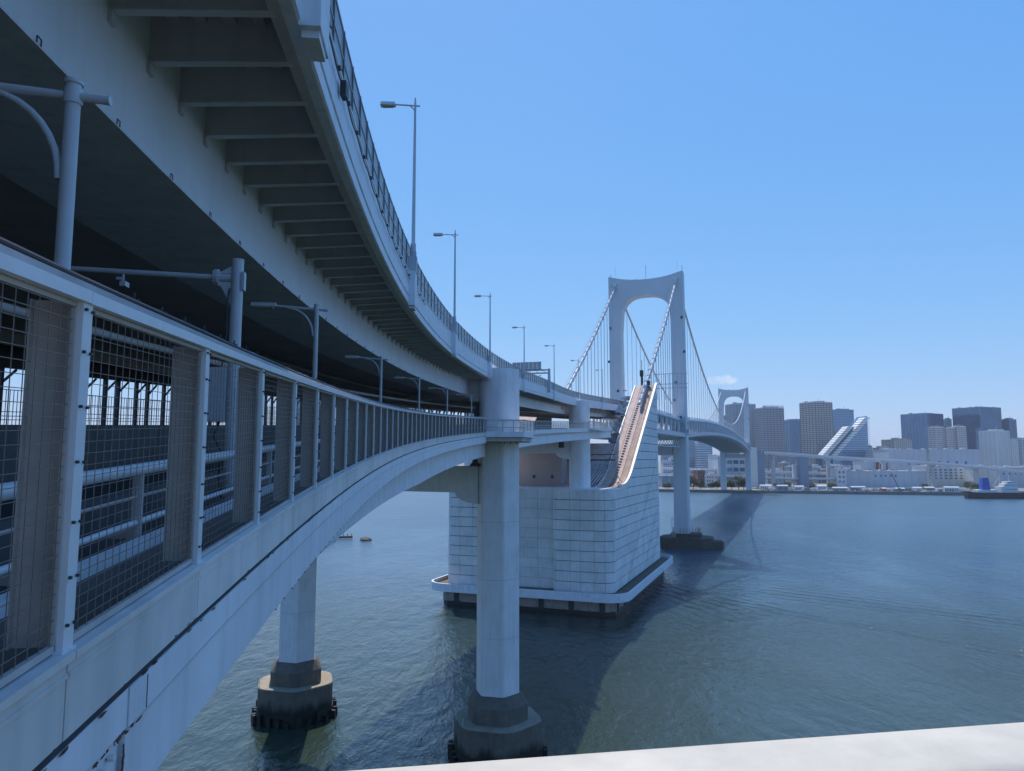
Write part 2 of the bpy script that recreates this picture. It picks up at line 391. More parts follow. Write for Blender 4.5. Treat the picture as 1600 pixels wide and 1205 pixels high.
# ------------------------------------------------------------------ viaduct alignment (right-hand edge line of the footway)
def refx(y):
    d = min(y, 75.0)-3.7; x = -2.2 - 0.15*d + 0.0016*d*d
    if y <= 75: return x
    k = -0.15+0.0032*d; e = min(y, 194.4)-75.0
    x += k*e + 0.00127*e*e
    if y <= 194.4: return x
    return x + (k+0.00254*e)*(y-194.4)
def refh(y):
    d = min(y, 75.0)-3.7; k = -0.15+0.0032*d
    if y > 75: k += 0.00254*(min(y, 194.4)-75.0)
    return math.atan(k)
_ys = np.arange(-60, 420, 0.25)
_xs = np.array([refx(y) for y in _ys])
_ss = np.concatenate([[0], np.cumsum(np.hypot(np.diff(_xs), np.diff(_ys)))])
_ss = _ss - np.interp(3.7, _ys, _ss)
def yat(s): return float(np.interp(s, _ss, _ys))
def sat(y): return float(np.interp(y, _ys, _ss))
def zl(y): return 37.585 + 0.0503*y                    # bottom of the safety fence
_uy = [-60, -20, 0, 14, 43, 68, 90, 118, 160, 200, 262, 331]
_uz = [5.4, 7.0, 7.8, 8.4, 9.4, 10.15, 10.85, 11.75, 13.3, 14.9, 17.4, 19.4]
_pf = np.polynomial.Polynomial.fit(_uy, _uz, 4)
def zu(y): return EYE + float(_pf(y))                # bottom of the upper deck's outer fascia
def F(y, lat, z):
    h = refh(y); return Vector((refx(y) - lat*cos(h), y + lat*sin(h), z))

def sh(y):
    q = min(1.0, max(0.0, (y-140)/70.0)); return 5.0*q*q*(3-2*q)
def FU(y, lat, z): return F(y, lat+sh(y)*(1 if lat < 15 else 0), z)
def sweep(mb, y0, y1, prof, zf, step=3.0):
    """prof: list of (lateral, dz); follows the alignment between stations"""
    n = max(1, int(round((y1-y0)/step))); rings = []
    for i in range(n+1):
        y = y0 + (y1-y0)*i/n
        hi = (zf is zu) or min(l for l, _ in prof) > 1.2
        rings.append([(FU if hi else F)(y, l, zf(y)+dz) for l, dz in prof])
    return mb.rings(rings)
def rect(l0, l1, d0, d1): return [(l0, d0), (l1, d0), (l1, d1), (l0, d1)]

# ================================================================== SETTING
w = MB(); 
w.add([(-30000, -3000, 0), (30000, -3000, 0), (30000, 40000, 0), (-30000, 40000, 0)], [(0,1,2,3)])
struct(w.build('water', M['water']))
shore = [(-30000, 1500), (-1500, 1180), (120, 925), (262, 868), (560, 792), (700, 760), (1200, 640), (30000, 300)]
lb = MB(); n = len(shore)
vs = [(x, y, 3.2) for x, y in shore] + [(x, 39000, 3.2) for x, y in shore]
fs = [(i, i+1, n+i+1, n+i) for i in range(n-1)]
lb.add(vs, fs); struct(lb.build('shore_ground', M['land']))
sw = MB()
for i in range(n-1):
    a, b = Vector((*shore[i], 0)), Vector((*shore[i+1], 0))
    sw.bar(a+Vector((0, 0, 1.4)), b+Vector((0, 0, 1.4)), 1.6, 4.0)
qo = sw.build('seawall', M['quay']); struct(qo)
# left shore far away (seen through the lower deck)
lf = MB(); lf.add([(-30000, 500, 3.0), (-900, 700, 3.0), (-700, 1190, 3.0), (-30000, 1600, 3.0)], [(0,1,2,3)])
struct(lf.build('terrain', M['land']))

# ================================================================== UPPER DECK
UP0, UP1 = -42.0, 256.0
road = thing('road_viaduct', 'white painted upper road deck curving overhead on box girders with rows of brackets', 'viaduct', F(0, 15, zu(0)))
d = MB(); sweep(d, UP0, UP1, rect(0.85, 29.2, 1.02, 1.38), zu); d.build('deck_slab', M['under'], road)
d = MB(); sweep(d, UP0, UP1, rect(1.2, 28.8, 1.382, 1.46), zu, 4); d.build('road_surface', M['asphalt'], road)
# outer fascia with ledges
prof = [(0.62, 0.0), (0.56, 0.03), (0.56, 0.42), (0.62, 0.44), (0.62, 0.50), (0.54, 0.52), (0.54, 1.02), (0.60, 1.04), (0.60, 1.95), (0.56, 1.97), (0.56, 2.05),
        (0.86, 2.05), (0.86, 0.0)]
d = MB(); sweep(d, UP0, UP1, prof, zu, 1.5); d.build('fascia', M['girder'], road)
d = MB(); sweep(d, UP0, UP1, rect(0.863, 1.10, -0.02, 0.10), zu); d.build('fascia_flange', M['under'], road)
d = MB(); sweep(d, UP0, UP1, rect(29.0, 29.3, 0.0, 2.05), zu); d.build('far_fascia', M['white'], road)
for l0, l1 in ((3.9, 7.3), (12.6, 16.4), (22.2, 25.8)):
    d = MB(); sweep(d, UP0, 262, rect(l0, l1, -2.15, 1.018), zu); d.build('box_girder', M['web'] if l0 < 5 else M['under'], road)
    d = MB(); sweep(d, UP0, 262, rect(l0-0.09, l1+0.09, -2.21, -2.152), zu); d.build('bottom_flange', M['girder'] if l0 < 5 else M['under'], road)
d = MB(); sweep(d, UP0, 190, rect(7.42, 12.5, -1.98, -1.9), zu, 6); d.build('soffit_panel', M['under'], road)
# cantilever brackets, one object each, same shape
PITCH_B = 1.83
def bracket_mesh():
    b = MB()   # local: x to the left of the road axis, z up, y along
    b.add([(1.0, -0.012, 0.02), (3.9, -0.012, -0.16), (3.9, -0.012, 1.01), (1.0, -0.012, 1.01),
           (1.0, 0.012, 0.02), (3.9, 0.012, -0.16), (3.9, 0.012, 1.01), (1.0, 0.012, 1.01)],
          [(0,1,2,3),(7,6,5,4),(0,4,5,1),(1,5,6,2),(2,6,7,3),(3,7,4,0)])
    b.bar((1.0, 0, 0.0), (3.9, 0, -0.19), 0.20, 0.04)
    b.box((3.86, 0, -0.33), (0.08, 0.2, 0.22))
    return b
bm_ = MB(); bm_ = bracket_mesh()
bm_.v = [(-x, y, z) for x, y, z in bm_.v]
brk = bm_.mesh('bracket', M['bracket'])
s_ = sat(12.85) - PITCH_B*14
while yat(s_) < 190:
    y = yat(s_); o = bpy.data.objects.new('bracket', brk); COL.objects.link(o)
    p = F(y, 0, zu(y)); h = refh(y); o.parent = road
    o.location = Vector(FU(y, 0, zu(y))) - road.location; o.rotation_euler = (0, 0, -h)
    s_ += PITCH_B
# longitudinal ribs below the slab between brackets
d = MB()
for l in (1.7, 2.3, 2.9, 3.45):
    sweep(d, UP0, 190, rect(l-0.13, l+0.13, 0.78, 1.018), zu, 4)
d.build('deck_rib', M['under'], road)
# cross beams between the box girders
d = MB(); s_ = -38.0
while yat(s_) < 258:
    y = yat(s_)
    for l0, l1 in ((7.3, 12.6), (16.4, 22.2), (25.8, 29.0)):
        p0 = F(y, l0+0.003, zu(y)-0.1); p1 = F(y, l1-0.003, zu(y)-0.1); d.bar(p0, p1, 0.3, 2.1 if l0 < 25 else 1.3)
    s_ += 5.5
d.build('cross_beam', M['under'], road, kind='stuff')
# weld seams on the box girder web
d = MB(); s_ = 2.0
while yat(s_) < 190:
    y = yat(s_); d.bar(F(y, 3.897, zu(y)-2.1), F(y, 3.897, zu(y)-0.5), 0.006, 0.02, up=(0, 1, 0)); s_ += 7.3
d.build('weld_seam', M['web'], road, kind='stuff')
# small hooks along the lower flange
d = MB(); s_ = 4.0
while s_ < 60:
    y = yat(s_); p = F(y, 3.78, zu(y)-2.2)
    h = refh(y); f_ = Vector((sin(h), cos(h), 0))
    for a, b in (((0,0),(0,0.1)), ((0,0.1),(0.12,0.1)), ((0.12,0.1),(0.12,0))):
        d.bar(p+f_*a[0]+Vector((0,0,a[1])), p+f_*b[0]+Vector((0,0,b[1])), 0.016, 0.016)
    s_ += 2.75
d.build('flange_hook', M['dark'], road, kind='stuff')
# pilasters that carry the lamps
UL = [13.6, 43, 69, 96, 126, 158, 194, 222, 250]
for y in UL:
    d = MB(); h = refh(y); c = FU(y, 0.40, zu(y))
    d.box(c+Vector((0, 0, 0.95)), (0.42, 1.15, 2.1), -h)
    d.box(c+Vector((0, 0, -0.18)), (0.34, 0.85, 0.16), -h)
    d.build('pilaster', M['girder'], road)
# hanging cable with clips on the fascia
d = MB(); pts = []; s_ = 3.0
while s_ < 48:
    y = yat(s_); pts.append(F(y, 0.50, zu(y)+1.55+0.05*sin(s_*2.1))); s_ += 0.6
d.tube(pts, 0.022, 6)
s_ = 4.2
while s_ < 48:
    y = yat(s_); p = F(y, 0.47, zu(y)+1.6); d.bar(p, p+Vector((0.05, 0.28, 0.06)), 0.03, 0.03); d.box(p, (0.08, 0.10, 0.10)); s_ += 2.0
y = yat(sat(18.7)); d.box(F(y, 0.45, zu(y)+1.45), (0.16, 0.34, 0.42), 0)
d.build('fascia_cable', M['dark'], road, smooth=50)

# noise barrier on the outer fascia
nb = thing('noise_barrier', 'tall smoky clear barrier with dark posts along the upper deck edge', 'barrier', F(0, 0.7, zu(0)+2.05))
bm2 = MB(); bm2.box((0, 0, 0.88), (0.10, 0.10, 1.76)); bm2.box((0.0, 0, 0.02), (0.2, 0.22, 0.04)); pst = bm2.mesh('post', M['darkpost'])
def bar_panel(L):
    a = MB(); a.box((0, L/2, 0.87), (0.018, L-0.1, 1.62)); return a
BL = 2.0
brd = bar_panel(BL).mesh('board', M['board'])
fr = MB()
for z in (0.08, 0.88, 1.68): fr.box((0.02, BL/2, z), (0.05, BL-0.1, 0.045 if z != 1.68 else 0.06))
frm = fr.mesh('rail', M['lamp'])
s_ = sat(4.0)
while yat(s_) < 262:
    y = yat(s_); y2 = yat(s_+BL)
    p, q = FU(y, 0.68, zu(y)+2.05), FU(y2, 0.68, zu(y2)+2.05); dv = q-p
    rz = -atan2(dv.x, dv.y); pt = math.asin(dv.z/dv.length)
    for me, nm in ((pst, 'post'), (brd, 'board'), (frm, 'rail')):
        o = bpy.data.objects.new(nm, me); COL.objects.link(o); o.parent = nb; o.location = p - nb.location
        o.rotation_euler = (pt if nm != 'post' else 0, 0, rz)
    s_ += BL

# upper deck street lamps
def street_lamp(loc, h, rz, label, first, sc_=0.85):
    t = thing('street_lamp', label, 'street lamp', loc, rz, 'street lamps on the upper deck'); t.scale = (1, 1, sc_)
    if first is None:
        a = MB(); a.tube([(0, 0, 0), (0, 0, 2.0)], 0.17, 12); a.tube([(0, 0, 2.0), (0, 0, 11.6)], 0.115, 12, 0.07)
        a.tube([(0, 0, 11.6), (0, 0, 11.9)], 0.05, 8)
        a.tube([(0.3, 0, 11.35), (-1.3, 0, 11.45)], 0.055, 8)
        a.tube([(0, 0, 10.9), (-0.1, 0, 11.15), (-0.32, 0, 11.36)], 0.04, 6)
        me1 = a.mesh('pole', M['lamp'], 40)
        b = MB(); b.prism([(-2.15, -0.22), (-1.2, -0.17), (-1.2, 0.17), (-2.15, 0.22)], 11.34, 11.58, [(-2.1, -0.15), (-1.25, -0.12), (-1.25, 0.12), (-2.1, 0.15)])
        me2 = b.mesh('lamp_head', M['lamp'])
        c = MB(); c.prism([(-2.02, -0.17), (-1.35, -0.14), (-1.35, 0.14), (-2.02, 0.17)], 11.28, 11.338); me3 = c.mesh('lens', M['lampglass'])
        e = MB(); e.box((0, 0, 0.55), (0.5, 0.5, 1.1)); e.box((0.1, -0.12, 1.2), (0.22, 0.2, 0.5)); me4 = e.mesh('base_box', M['lamp'])
        first = (me1, me2, me3, me4)
    o = [bpy.data.objects.new(nm, me) for nm, me in zip(('pole', 'lamp_head', 'lens', 'base_box'), first)]
    for q in o: COL.objects.link(q); q.parent = t
    o[2].parent = o[1]
    return first
ordn = ['above the nearest pilaster, mostly out of frame', 'tallest one against open sky', 'second tallest against the sky',
        'just left of the hexagonal pier head', 'left of the sign gantry post', 'between gantry and left cable',
        'left of the suspension tower leg', 'overlapping the left tower leg', 'above the anchorage slope']
fl = None
for y, nm, sc_ in zip(UL, ordn, (1, 0.94, 0.87, 0.80, 0.82, 0.88, 0.92, 0.9, 0.9)):
    fl = street_lamp(FU(y, 0.40, zu(y)+1.95), 0, -refh(y), 'grey road lamp with single arm, '+nm, fl, sc_)
# lamps on the far side of the upper deck and beyond
for i, y in enumerate((110, 140, 168, 196, 226)):
    fl = street_lamp(F(y, 29.0, zu(y)+1.9), 0, pi-refh(y), 'road lamp on the far edge of the upper deck, %s from the near end' % ('first', 'second', 'third', 'fourth', 'fifth')[i], fl)

# sign gantry over the upper road
gy = 150.0
g = thing('sign_gantry', 'overhead sign gantry seen from behind with grey panels above the upper road', 'sign gantry', F(gy, 0.5, zu(gy)+2.0), -refh(gy))
def loc_part(mb, name, mat, parent, **k):
    o = mb.build(name, mat, None, **k); o.parent = parent; return o
a = MB(); a.prism([(-0.32, -0.3), (0.32, -0.3), (0.32, 0.3), (-0.32, 0.3)], -0.9, 4.1, [(-0.22, -0.22), (0.22, -0.22), (0.22, 0.22), (-0.22, 0.22)]); loc_part(a, 'post', M['silver'], g)
a = MB(); a.bar((0.15, 0, 3.85), (-13.5, 0, 3.85), 0.4, 0.28); a.bar((0.15, 0, 3.2), (-13.5, 0, 3.2), 0.4, 0.28)
for i in range(9): a.bar((-0.7-1.5*i, 0, 3.25), (-1.4-1.5*i, 0, 3.8), 0.08, 0.1)
loc_part(a, 'truss_arm', M['silver'], g)
a = MB(); a.bar((-13.5, 0, -0.9), (-13.5, 0, 4.1), 0.45, 0.45); loc_part(a, 'far_post', M['silver'], g)
for i in range(7):
    a = MB(); a.box((-2.1-0.9*i, -0.1, 4.85), (0.84, 0.14, 1.55)); a.box((-2.1-0.9*i, -0.21, 4.85), (0.08, 0.08, 1.4)); loc_part(a, 'sign_panel', M['signback'], g)
a = MB(); a.bar((-1.4, -0.25, 4.02), (-9.2, -0.25, 4.02), 0.5, 0.06); loc_part(a, 'catwalk', M['silver'], g)

# ================================================================== LOWER DECK
low = thing('lower_deck', 'shaded lower roadway and train guideway running under the upper deck', 'viaduct', F(0, 15, zl(0)-1))
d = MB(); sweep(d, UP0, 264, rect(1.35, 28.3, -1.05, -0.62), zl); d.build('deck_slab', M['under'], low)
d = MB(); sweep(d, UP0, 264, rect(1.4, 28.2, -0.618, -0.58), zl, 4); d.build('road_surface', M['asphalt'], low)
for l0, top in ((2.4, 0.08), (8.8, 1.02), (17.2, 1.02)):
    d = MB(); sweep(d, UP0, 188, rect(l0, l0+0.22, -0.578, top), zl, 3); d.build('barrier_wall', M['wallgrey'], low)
for l0, l1 in ((3.9, 7.0), (22.0, 25.5)):
    d = MB(); sweep(d, UP0, 186, rect(l0, l1, -2.3, -1.052), zl); d.build('box_girder', M['under'], low)
d = MB(); s_ = -38.0
while yat(s_) < 186:
    y = yat(s_)
    for l0, l1 in ((1.31, 3.9), (7.0, 22.0), (25.5, 28.3)):
        d.bar(F(y, l0+.003, zl(y)-1.35), F(y, l1-.003, zl(y)-1.35), 0.3, 0.58)
    s_ += 5.5
d.build('floor_beam', M['under'], low, kind='stuff')
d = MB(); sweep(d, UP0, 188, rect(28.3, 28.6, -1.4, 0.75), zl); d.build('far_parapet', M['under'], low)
# opposite side: fascia beam under the upper deck, posts, diagonal knees, rails
d = MB()
def upz(y): return zu(y)-2.2
sy = UP0
n = 80; rings = []
for i in range(n+1):
    y = UP0 + (188-UP0)*i/n
    rings.append([F(y, 28.4, zl(y)+4.9), F(y, 28.9, zl(y)+4.9), F(y, 28.9, zu(y)+0.0), F(y, 28.4, zu(y)+0.0)])
d.rings(rings); d.build('far_edge_beam', M['darkpost'], low)
post = MB(); post.box((0, 0, 2.1), (0.28, 0.28, 4.2)); post.bar((0, 0.1, 3.1), (0, 1.5, 4.15), 0.12, 0.14); pm = post.mesh('far_post', M['darkpost'])
pmr = post.mesh('far_post', M['rustpost'])
s_ = sat(-20); i = 0
while yat(s_) < 186:
    y = yat(s_); o = bpy.data.objects.new('far_post', pmr if i in (12, 13) else pm); COL.objects.link(o); o.parent = low
    o.location = Vector(F(y, 28.45, zl(y)+0.74)) - low.location; o.rotation_euler = (0, 0, -refh(y)); s_ += (2.6, 1.7)[i % 2]; i += 1
d = MB()
for dz in (1.35, 1.9, 2.6, 3.4): sweep(d, UP0, 186, rect(28.62, 28.67, dz, dz+0.05), zl, 4)
d.build('far_rail', M['darkpost'], low)
s_ = sat(-20); d = MB()
while yat(s_) < 120:
    y = yat(s_); d.bar(F(y, 28.64, zl(y)+0.75), F(y, 28.64, zl(y)+3.4), 0.035, 0.035); s_ += 0.35
d.build('far_fence_rod', M['darkpost'], low, kind='stuff')
# guideway running rails and overhead services
d = MB()
for l in (10.4, 12.2, 14.6, 16.2): sweep(d, UP0, 186, rect(l, l+0.4, -0.577, -0.25), zl, 4)
d.build('guideway_rail', M['under'], low)
d = MB()
pts = []
for i in range(90):
    y = -30 + i*2.4; pts.append(F(y, 8.2, zl(y)+3.85))
d.tube(pts, 0.13, 8); d.build('service_duct', M['under'], low, smooth=50)
# ================================================================== FOOTWAY
FY1 = 92.0
walk = thing('footway', 'curved pedestrian walkway with grey white fascia panels hung on the viaduct side', 'walkway', F(3.7, 0.4, zl(3.7)-0.2))
BAY = 2.3
s0 = sat(3.7); WEND = 95.0
d = MB(); sweep(d, -8, 91, rect(0.06, 1.0, -0.24, -0.17), zl, 2.3); d.build('floor', M['floor'], walk)
d = MB(); sweep(d, -8, WEND, rect(0.96, 1.08, -0.169, -0.06), zl, 2.3); d.build('kerb', M['white'], walk)
# outer fascia panels: one per fence bay, ledge at the top, lip at the bottom
def fascia_panel(L, dzs):
    a = MB()
    pr = [(0.055, -0.445), (0.0, -0.445), (0.0, -0.43), (0.0, -0.42), (0.0, -0.145), (-0.012, -0.14), (-0.012, -0.12), (0.0, -0.115), (0.0, -0.055), (-0.04, -0.05), (-0.04, -0.012), (0.055, -0.012)]
    g_ = 0.008
    a.rings([[(-l, g_, dz + dzs*g_/L) for l, dz in pr], [(-l, L-g_, dz+dzs*(L-g_)/L) for l, dz in pr]])
    return a
dzs = 0.0512*BAY*0.993
fpm = fascia_panel(BAY, dzs).mesh('fascia_panel', M['fascia'])
def along(me, nm, parent, k, lat, dz, smooth=None):
    y = yat(s0+BAY*k); y2 = yat(s0+BAY*(k+1)); p = F(y, lat, zl(y)+dz); q = F(y2, lat, zl(y2)+dz)
    o = bpy.data.objects.new(nm, me); COL.objects.link(o); o.parent = parent; o.location = p - parent.location
    o.rotation_euler = (0, 0, -atan2(q.x-p.x, q.y-p.y)); return o
K0, K1 = -4, 38
for k in range(K0, K1): along(fpm, 'fascia_panel', walk, k, 0.0, 0.0)
# edge girder below the panels: recessed gap, upper strip, ridge, web, lower flange with bolt heads
yE = yat(s0+BAY*K1)
d = MB(); sweep(d, -8, yE, [(0.02, -0.46), (0.02, -0.50), (0.3, -0.50), (0.3, -0.46)], zl, 1.5); d.build('joint_shadow_strip', M['gap'], walk)
gp = [(0.04, -0.502), (0.012, -0.506), (0.012, -0.745), (0.02, -0.755), (0.028, -0.76), (0.028, -1.28), (0.40, -1.28), (0.40, -0.502)]
d = MB(); sweep(d, 4.62, yE, gp, zl, 1.15); d.build('edge_girder', M['girder'], walk)
d = MB(); sweep(d, -8, 3.55, gp, zl, 1.15); d.build('edge_girder', M['girder'], walk)
# ridge line along the girder
d = MB(); sweep(d, -8, 3.5, rect(0.006, 0.0115, -0.752, -0.742), zl, 1.15); sweep(d, 4.7, yE, rect(0.006, 0.0115, -0.752, -0.742), zl, 1.15); d.build('ridge_seam', M['under'], walk)
# expansion joint: recessed plate, peeling rusty edges and bolts
d = MB(); sweep(d, 3.56, 4.61, [(0.10, -0.502), (0.020, -0.506), (0.020, -0.74), (0.06, -0.76), (0.06, -1.28), (0.4, -1.28), (0.4, -0.502)], zl, 0.35); d.build('expansion_joint_plate', M['girder'], walk)
d = MB()
def flake(y, dz, w_, h_, lat):
    n_ = rng.randint(5, 8); c = F(y, lat, zl(y)+dz); hd = refh(y); f_ = Vector((sin(hd), cos(hd), 0.05)); o_ = Vector((cos(hd), -sin(hd), 0))
    pts = []
    for i in range(n_):
        an = 2*pi*i/n_; r_ = rng.uniform(0.45, 1.0); pts.append(c + f_*(cos(an)*w_*r_) + Vector((0, 0, sin(an)*h_*r_)))
    d.rings([pts, [p + o_*rng.uniform(0.002, 0.006) for p in pts]])
for i in range(46): y = rng.uniform(3.45, 4.85); flake(y, -0.755+rng.gauss(0, 0.008), rng.uniform(0.015, 0.06), rng.uniform(0.006, 0.02), 0.02)
for i in range(16): flake(4.60+rng.gauss(0, 0.008), rng.uniform(-1.2, -0.78), rng.uniform(0.006, 0.018), rng.uniform(0.02, 0.06), 0.03)
for i in range(12): flake(3.60+rng.gauss(0, 0.01), rng.uniform(-1.2, -0.78), rng.uniform(0.006, 0.018), rng.uniform(0.02, 0.06), 0.05)
for i in range(26): flake(rng.uniform(3.7, 4.5), rng.uniform(-1.25, -0.8), rng.uniform(0.006, 0.03), rng.uniform(0.01, 0.03), 0.055)
for i in range(30): y = rng.choice((rng.uniform(2.5, 6.5), rng.uniform(2.5, 15))); flake(y, -0.507+rng.gauss(0, 0.004), rng.uniform(0.02, 0.10), rng.uniform(0.004, 0.013), 0.012)
for i in range(26): y = rng.uniform(3, 16); flake(y, -0.44+rng.gauss(0, 0.004), rng.uniform(0.01, 0.07), rng.uniform(0.003, 0.009), 0.0)
d.build('rust_flake', M['rust'], walk, kind='stuff')
d = MB(); d.bar(F(4.92, 0.011, zl(4.92)-0.53), F(4.92, 0.011, zl(4.92)-0.74), 0.006, 0.006)
d.build('panel_seam', M['dark'], walk)
d = MB()
for y, dz in ((4.44, -0.84), (4.44, -0.95), (4.44, -1.06), (4.30, -0.86), (4.30, -1.0), (4.30, -1.12), (3.72, -0.9), (3.72, -1.1)):
    p = F(y, 0.06, zl(y)+dz); d.tube([p, p+Vector((0.045, 0, 0))], 0.022, 6)
d.build('joint_bolt', M['white'], walk, kind='stuff')
# bolt heads on the lower flange and along panel ledge
d = MB(); s_ = 6.0
while s_ < 50:
    y = yat(s_); p = F(y, 0.04, zl(y)-1.285); d.box(p+Vector((0.0, 0, -0.008)), (0.03, 0.03, 0.02)); s_ += 0.6
d.build('flange_bolt', M['dark'], walk, kind='stuff')
# haunched side girder set back under the walkway, deepening towards the pier
d = MB(); rings = []
for i in range(61):
    y = -10 + 105.0*i/60; b_ = -min(3.15, 1.75+0.027*max(0, y)) - (max(0, y-84)/11)**2*0.0
    rings.append([F(y, l, zl(y)+dz) for l, dz in ((0.835, b_), (0.835, b_+0.04), (0.86, b_+0.045), (0.86, -0.26), (1.3, -0.26), (1.3, b_))])
d.rings(rings); d.build('side_girder', M['girder'], walk)
# inner guard rails of the footway
d = MB(); n = 90; pts = []; pts2 = []; pts3 = []
for i in range(n+1):
    y = -8 + (WEND+8)*i/n; pts.append(F(y, 1.3, zl(y)+0.60)); pts2.append(F(y, 1.3, zl(y)+0.02)); pts3.append(F(y, 1.3, zl(y)+0.30))
d.tube(pts, 0.068, 10); d.build('handrail', M['post'], walk, smooth=50)
d = MB(); d.tube(pts2, 0.035, 8); d.build('low_rail', M['post'], walk, smooth=50)
d = MB(); d.tube(pts3, 0.018, 6); d.build('middle_rail', M['beige'], walk, smooth=50)
rp = MB(); rp.box((0, 0, 0.1), (0.09, 0.09, 0.98)); rp.box((-0.12, 0, -0.12), (0.3, 0.12, 0.12)); rpm = rp.mesh('rail_post', M['beige'])
for k in range(K0, K1): along(rpm, 'rail_post', walk, k, 1.3, 0.03)

# ================================================================== SAFETY FENCE
fen = thing('safety_fence', 'tall wire mesh fence with white posts along the walkway edge', 'fence', F(3.7, 0, zl(3.7)))
H = 1.80
a = MB()
a.box((-0.03, 0, H/2), (0.055, 0.11, H)); a.box((-0.03, 0.0, -0.02), (0.07, 0.15, 0.045))
pm1 = a.mesh('post', M['post'])
a = MB()   # H-section column behind the mesh: flanges and web, deep towards the walkway
a.box((-0.175, 0.03, H/2-0.02), (0.19, 0.012, H-0.05)); a.box((-0.075, 0.03, H/2-0.02), (0.010, 0.085, H-0.05)); a.box((-0.275, 0.03, H/2-0.02), (0.010, 0.085, H-0.05))
pm2 = a.mesh('inner_column', M['beige'])
a = MB()
for z in (0.12, 0.35, 0.62, 0.92, 1.2, 1.48, 1.70):
    for yy in (-0.04, 0.04):
        a.tube([(0, yy, z), (0.014, yy, z)], 0.009, 6)
for i in range(11): a.tube([(0, 0.1+i*0.2, 1.775+dzs*(0.1+i*0.2)/BAY), (0.014, 0.1+i*0.2, 1.775+dzs*(0.1+i*0.2)/BAY)], 0.009, 6)
boltm = a.mesh('bolt', M['dark'])
def panel_mesh(near=True):
    a = MB(); t = 0.0036; gs = 0.062
    y = 0.11
    while y < BAY-0.06:
        z0 = dzs*y/BAY; a.bar((-0.05, y, z0+0.02), (-0.05, y, z0+H-0.07), t, t, up=(0, 1, 0)); y += 0.105
    z = 0.03
    while z < H-0.07:
        a.bar((-0.044, 0.06, z), (-0.044, BAY-0.06, z+dzs*(BAY-0.06)/BAY), t, t); z += gs
    return a
pan = panel_mesh().mesh('mesh_panel', M['wire'])
a = MB()
for z0, z1 in ((0.0, 0.035), (H-0.09, H-0.065)):
    a.bar((-0.05, 0.06, (z0+z1)/2), (-0.05, BAY-0.06, (z0+z1)/2+dzs*(BAY-0.06)/BAY), 0.03, z1-z0)
a.bar((-0.05, 0.068, 0), (-0.05, 0.068, H-0.1), 0.03, 0.012, up=(0, 1, 0)); a.bar((-0.05, BAY-0.066, dzs), (-0.05, BAY-0.066, H-0.1+dzs), 0.03, 0.012, up=(0, 1, 0))
panf = a.mesh('panel_frame', M['beige'])
a = MB(); a.bar((-0.02, 0.002, H-0.03), (-0.02, BAY-0.002, H-0.03+dzs), 0.07, 0.065); trm = a.mesh('top_rail', M['post'])
for k in range(K0, K1):
    for me, nm in ((pm1, 'post'), (pm2, 'inner_column'), (trm, 'top_rail')):
        along(me, nm, fen, k, 0.0, 0.0)
    mp = along(pan, 'mesh_panel', fen, k, 0.0, 0.0)
    along(panf, 'panel_frame', fen, k, 0.0, 0.0)
    if k < 10: ob = along(boltm, 'bolt', fen, k, 0.0, 0.0); ob['kind'] = 'stuff'
along(pm1, 'post', fen, K1, 0.0, 0.0)
# broad cap and conduit bundle above the top rail
d = MB(); sweep(d, -6, yE, [(0.065, 1.835), (0.065, 1.872), (0.10, 1.885), (0.16, 1.885), (0.16, 1.835)], zl, 1.15); d.build('rail_cap', M['capgrey'], fen)
d = MB(); sweep(d, -6, yE, rect(0.07, 0.16, 1.79, 1.834), zl, 1.15); d.build('cap_gap', M['dark'], fen)
for l, z, r_ in ((0.105, 1.905, 0.014), (0.15, 1.915, 0.02), (0.20, 1.895, 0.013)):
    d = MB(); pts = [F(y, l, zl(y)+z+0.004*sin(y*1.7+l*40)) for y in np.arange(-6, yE, 1.1)]
    d.tube(pts, r_, 7); d.build('conduit', M['lamp'] if r_ > 0.015 else M['dark'], fen, smooth=50)
d = MB(); s_ = 1.0
while s_ < 40:
    y = yat(s_); p = F(y, 0.11, zl(y)+1.925); d.bar(p, p+Vector((-0.14, 0.03, 0.045)), 0.02, 0.018); d.tube([p+Vector((-0.03, 0, 0.0)), p+Vector((-0.03, 0, 0.05))], 0.007, 5); s_ += 0.55
d.build('conduit_clip', M['dark'], fen, kind='stuff')

